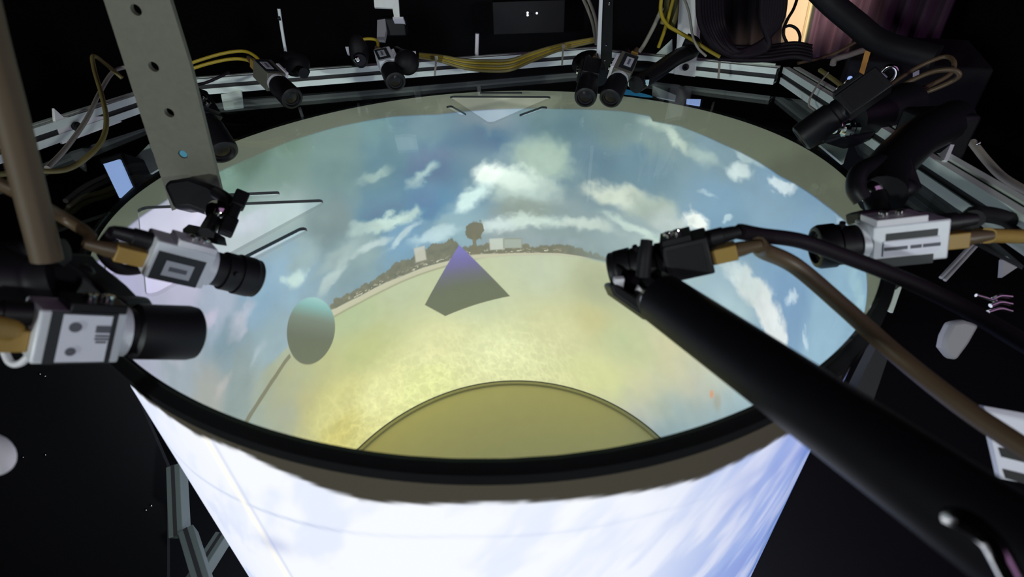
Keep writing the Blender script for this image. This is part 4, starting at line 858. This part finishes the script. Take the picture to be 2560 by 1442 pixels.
for x, y, w, m in ((2290, 178, 16, 'plate_white'), (2280, 200, 20, 'chrome'), (2273, 213, 22, 'plate_white')):
    MB().prism([cab_pt(x - w / 2, y + w * .22), cab_pt(x + w / 2, y - w * .25), cab_pt(x + w / 2, y - w * .25 + (12 if y == 178 else 5)), cab_pt(x - w / 2, y + w * .22 + (12 if y == 178 else 4))], Yc * .008).build('metal_tab', M[m], cab)
MB().sphere(cab_pt(2125, 195, .004), .0045).build('indicator_light', M['glow'], cab)
cable('pale grey bent pipe below the plum curtain', [(2082, 162, .96), (2088, 148, .96), (2120, 138, .96), (2150, 128, .96), (2172, 122, .96)], .0055, 'grey', name='bent_pipe')['category'] = 'pipe'
t = thing('rail_bracket', 'thin upright pale bracket plate on the right rail behind the big clamp', 'bracket', at(2372, 370, .50))
MB().prism([at(2396, 316, .505), at(2404, 318, .505), at(2370, 402, .47), at(2360, 400, .47)], RIGHT * .002 + FWD * .02).build('plate', M['plate_white'], t)
MB().prism([at(2350, 365, .50), at(2372, 355, .50), at(2368, 392, .49), at(2340, 382, .49)], FWD * .004).build('foot', M['alu'], t)
for x, y in ((2420, 340), (2446, 358)): MB().sphere(at(x, y, .50), .0022).build('screw_or_glint', M['chrome'], t)

# added light and reflection patches, then equipment under and beside the drum
def glow_box(label, px, d, gl, depth=.10):  # blue light seen through the lid, added as a glowing patch on a box
    P = [at(x, y, d) for x, y in px]; c = sum(P, Vector()) / len(P); t = thing('glow_box', label, 'glow_box', c)
    X_ = (P[1] - P[0]).normalized(); n_ = (P[1] - P[0]).cross(P[3] - P[0]).normalized()
    if n_.dot(FWD) < 0: n_ = -n_
    big = [c + (p - c) * 1.5 + n_ * .003 for p in P]
    MB().prism(big, n_ * depth).build('case', M['black'], t, bevel=.003)
    o = MB().prism(P, n_ * .004).build('glow_patch', M[gl], t); o['label'] = 'glowing patch'
    return t
glow_box('added dark box with a pale blue light patch under the lid at the far left', [(258, 410), (298, 398), (328, 466), (298, 494)], .62, 'glow')
glow_box('added dark box with a small bright blue light patch under the lid at the back right', [(1718, 247), (1752, 248), (1750, 264), (1717, 259)], .84, 'glow')
glow_box('added dark box with a deep blue light patch under the lid behind the back camera pair', [(1562, 222), (1625, 238), (1632, 242), (1562, 240)], .84, 'glow_blue', .05)
for lab, px, d in (('pale reflection patch below the lid left of the perforated bar', [(340, 392), (372, 360), (400, 420), (356, 446)], .66),
                   ('pale reflection patch below the lid right of the back camera pair', [(1632, 214), (1690, 238), (1688, 252), (1631, 240)], .86),
                   ('pale blue grey reflection patch below the lid under the upper right camera', [(2050, 362), (2080, 352), (2122, 366), (2108, 410)], .60),
                   ('small pale reflection patch under the long rail right of the perforated bar', [(552, 236), (602, 226), (606, 268), (560, 274)], .86)):
    P = [at(x, y, d) for x, y in px]
    tag(MB().prism(P, FWD * .004).build('reflection_quad', M['alu']), lab, 'board')  # pale quads set in for plate reflections in the lid
t = thing('slotted_strip', 'pale strip with dark diamond holes beside the right rim', 'strip', at(2222, 735, .42))
MB().prism([at(2232, 690, .43), at(2262, 696, .43), at(2232, 782, .41), at(2207, 768, .41)], FWD * .003).build('strip', M['alu'], t)
for x, y in ((2240, 710), (2222, 745)):
    MB().prism([at(x - 14, y, .418), at(x, y - 12, .418), at(x + 14, y + 2, .418), at(x, y + 14, .418)], FWD * .001).build('hole', M['slot'], t)
tag(MB().prism([at(2205, 840, .40), at(2235, 850, .40), at(2150, 1100, .40), at(2095, 1060, .40)], FWD * .01).build('dark_post', M['rubber']), 'flat black post just right of the drum wall behind the boom', 'post')
t = thing('vent_plate', 'pale plate with dark slots at the right edge under the brown cable', 'plate', at(2530, 1120, .27))
P = [at(2460, 1015, .27), at(2600, 1040, .27), at(2600, 1215, .27), at(2502, 1196, .27)]
MB().prism(P, FWD * .003).build('plate', M['sticker_white'], t)
for y in (1118, 1172): MB().prism([at(2497 + (y - 1118) * .2, y, .2695), at(2600, y + 22, .2695), at(2600, y + 48, .2695), at(2505 + (y - 1118) * .2, y + 24, .2695)], FWD * .001).build('vent_slot', M['slot'], t)
tag(MB().prism([at(2383, 805, .42), at(2415, 800, .42), at(2452, 812, .42), at(2425, 860, .42), at(2393, 903, .42), at(2380, 895, .42), at(2360, 870, .42), at(2366, 840, .42)], FWD * .01).build('plastic_cover', M['grey_plastic'], bevel=.003), 'rounded grey plastic cover in the dark at the right between cables', 'cover')
t = thing('spring_clip', 'bright springy metal clip in the dark at the far right', 'clip', at(2505, 765, .42))
for i, y in enumerate((742, 758, 774)): MB().tube([at(2482 - 6 * i, y + 6, .42), at(2500, y - 2, .42), at(2528, y + i * 2, .42)], .0018, 10, 6).build('coil', M['chrome'], t)
MB().tube([at(2440, 738, .42), at(2465, 745, .42), at(2490, 752, .42)], .0014, 10, 6).build('wire', M['chrome'], t)
t = thing('leaning_struts', 'pair of thin grey struts leaning under the amber cable', 'strut', at(2390, 650, .46))
for a, c in (((2440, 600), (2352, 694)), ((2448, 606), (2362, 700))): MB().cyl(at(*a, .46), at(*c, .45), .0016, 12).build('strut', M['grey_plastic'], t)
tag(MB().prism([at(2508, 650, .45), at(2518, 640, .45), at(2544, 668, .45), at(2505, 694, .45)], FWD * .004).build('small_plate', M['grey_plastic']), 'small grey plate on the dark edge at the right, below the rail', 'plate')
# stand below the drum at the lower left
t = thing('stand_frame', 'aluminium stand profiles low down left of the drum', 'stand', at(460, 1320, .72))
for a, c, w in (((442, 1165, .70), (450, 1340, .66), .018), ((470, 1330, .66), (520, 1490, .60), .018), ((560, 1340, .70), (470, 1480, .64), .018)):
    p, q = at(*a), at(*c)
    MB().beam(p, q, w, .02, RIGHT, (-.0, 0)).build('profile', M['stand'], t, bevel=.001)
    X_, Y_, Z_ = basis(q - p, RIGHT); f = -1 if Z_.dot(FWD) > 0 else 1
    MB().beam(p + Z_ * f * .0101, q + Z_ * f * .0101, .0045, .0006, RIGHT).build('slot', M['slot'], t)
# left foreground
tag(MB().tube([at(-90, -160, .20), at(-25, 100, .22), at(22, 270, .235), at(68, 450, .25), at(118, 650, .265)], .0068, 18).build('support_pole', mat('taupe_pole', (.10, .066, .036), .6, 0, .1), None), 'blurred brown pole at the left edge in front of the rail', 'pole')
tag(MB().sphere(at(-22, 1136, .24), .0080, sq=(1, 1, 1.5)).build('white_ball', M['plate_white']), 'pale rounded ball at the left edge near the bottom', 'ball')
t = thing('side_panel', 'dark upright panel with tiny bright glints at the lower left', 'panel', at(200, 1500, .76))
MB().prism([at(-200, 860, .76), at(285, 860, .76), at(418, 1165, .76), at(418, 1640, .76), at(-200, 1640, .76)], FWD * .006).build('sheet', M['wall'], t)
for x, y in ((57, 1143), (113, 1137), (378, 1264), (365, 1275), (100, 935), (113, 940)): MB().sphere(at(x, y, .758), .0020, 12).build('screw_or_glint', M['chrome'], t)  # reflected specks set in as small chrome beads

for o in bpy.data.objects:
    if '_o' in o: del o['_o']
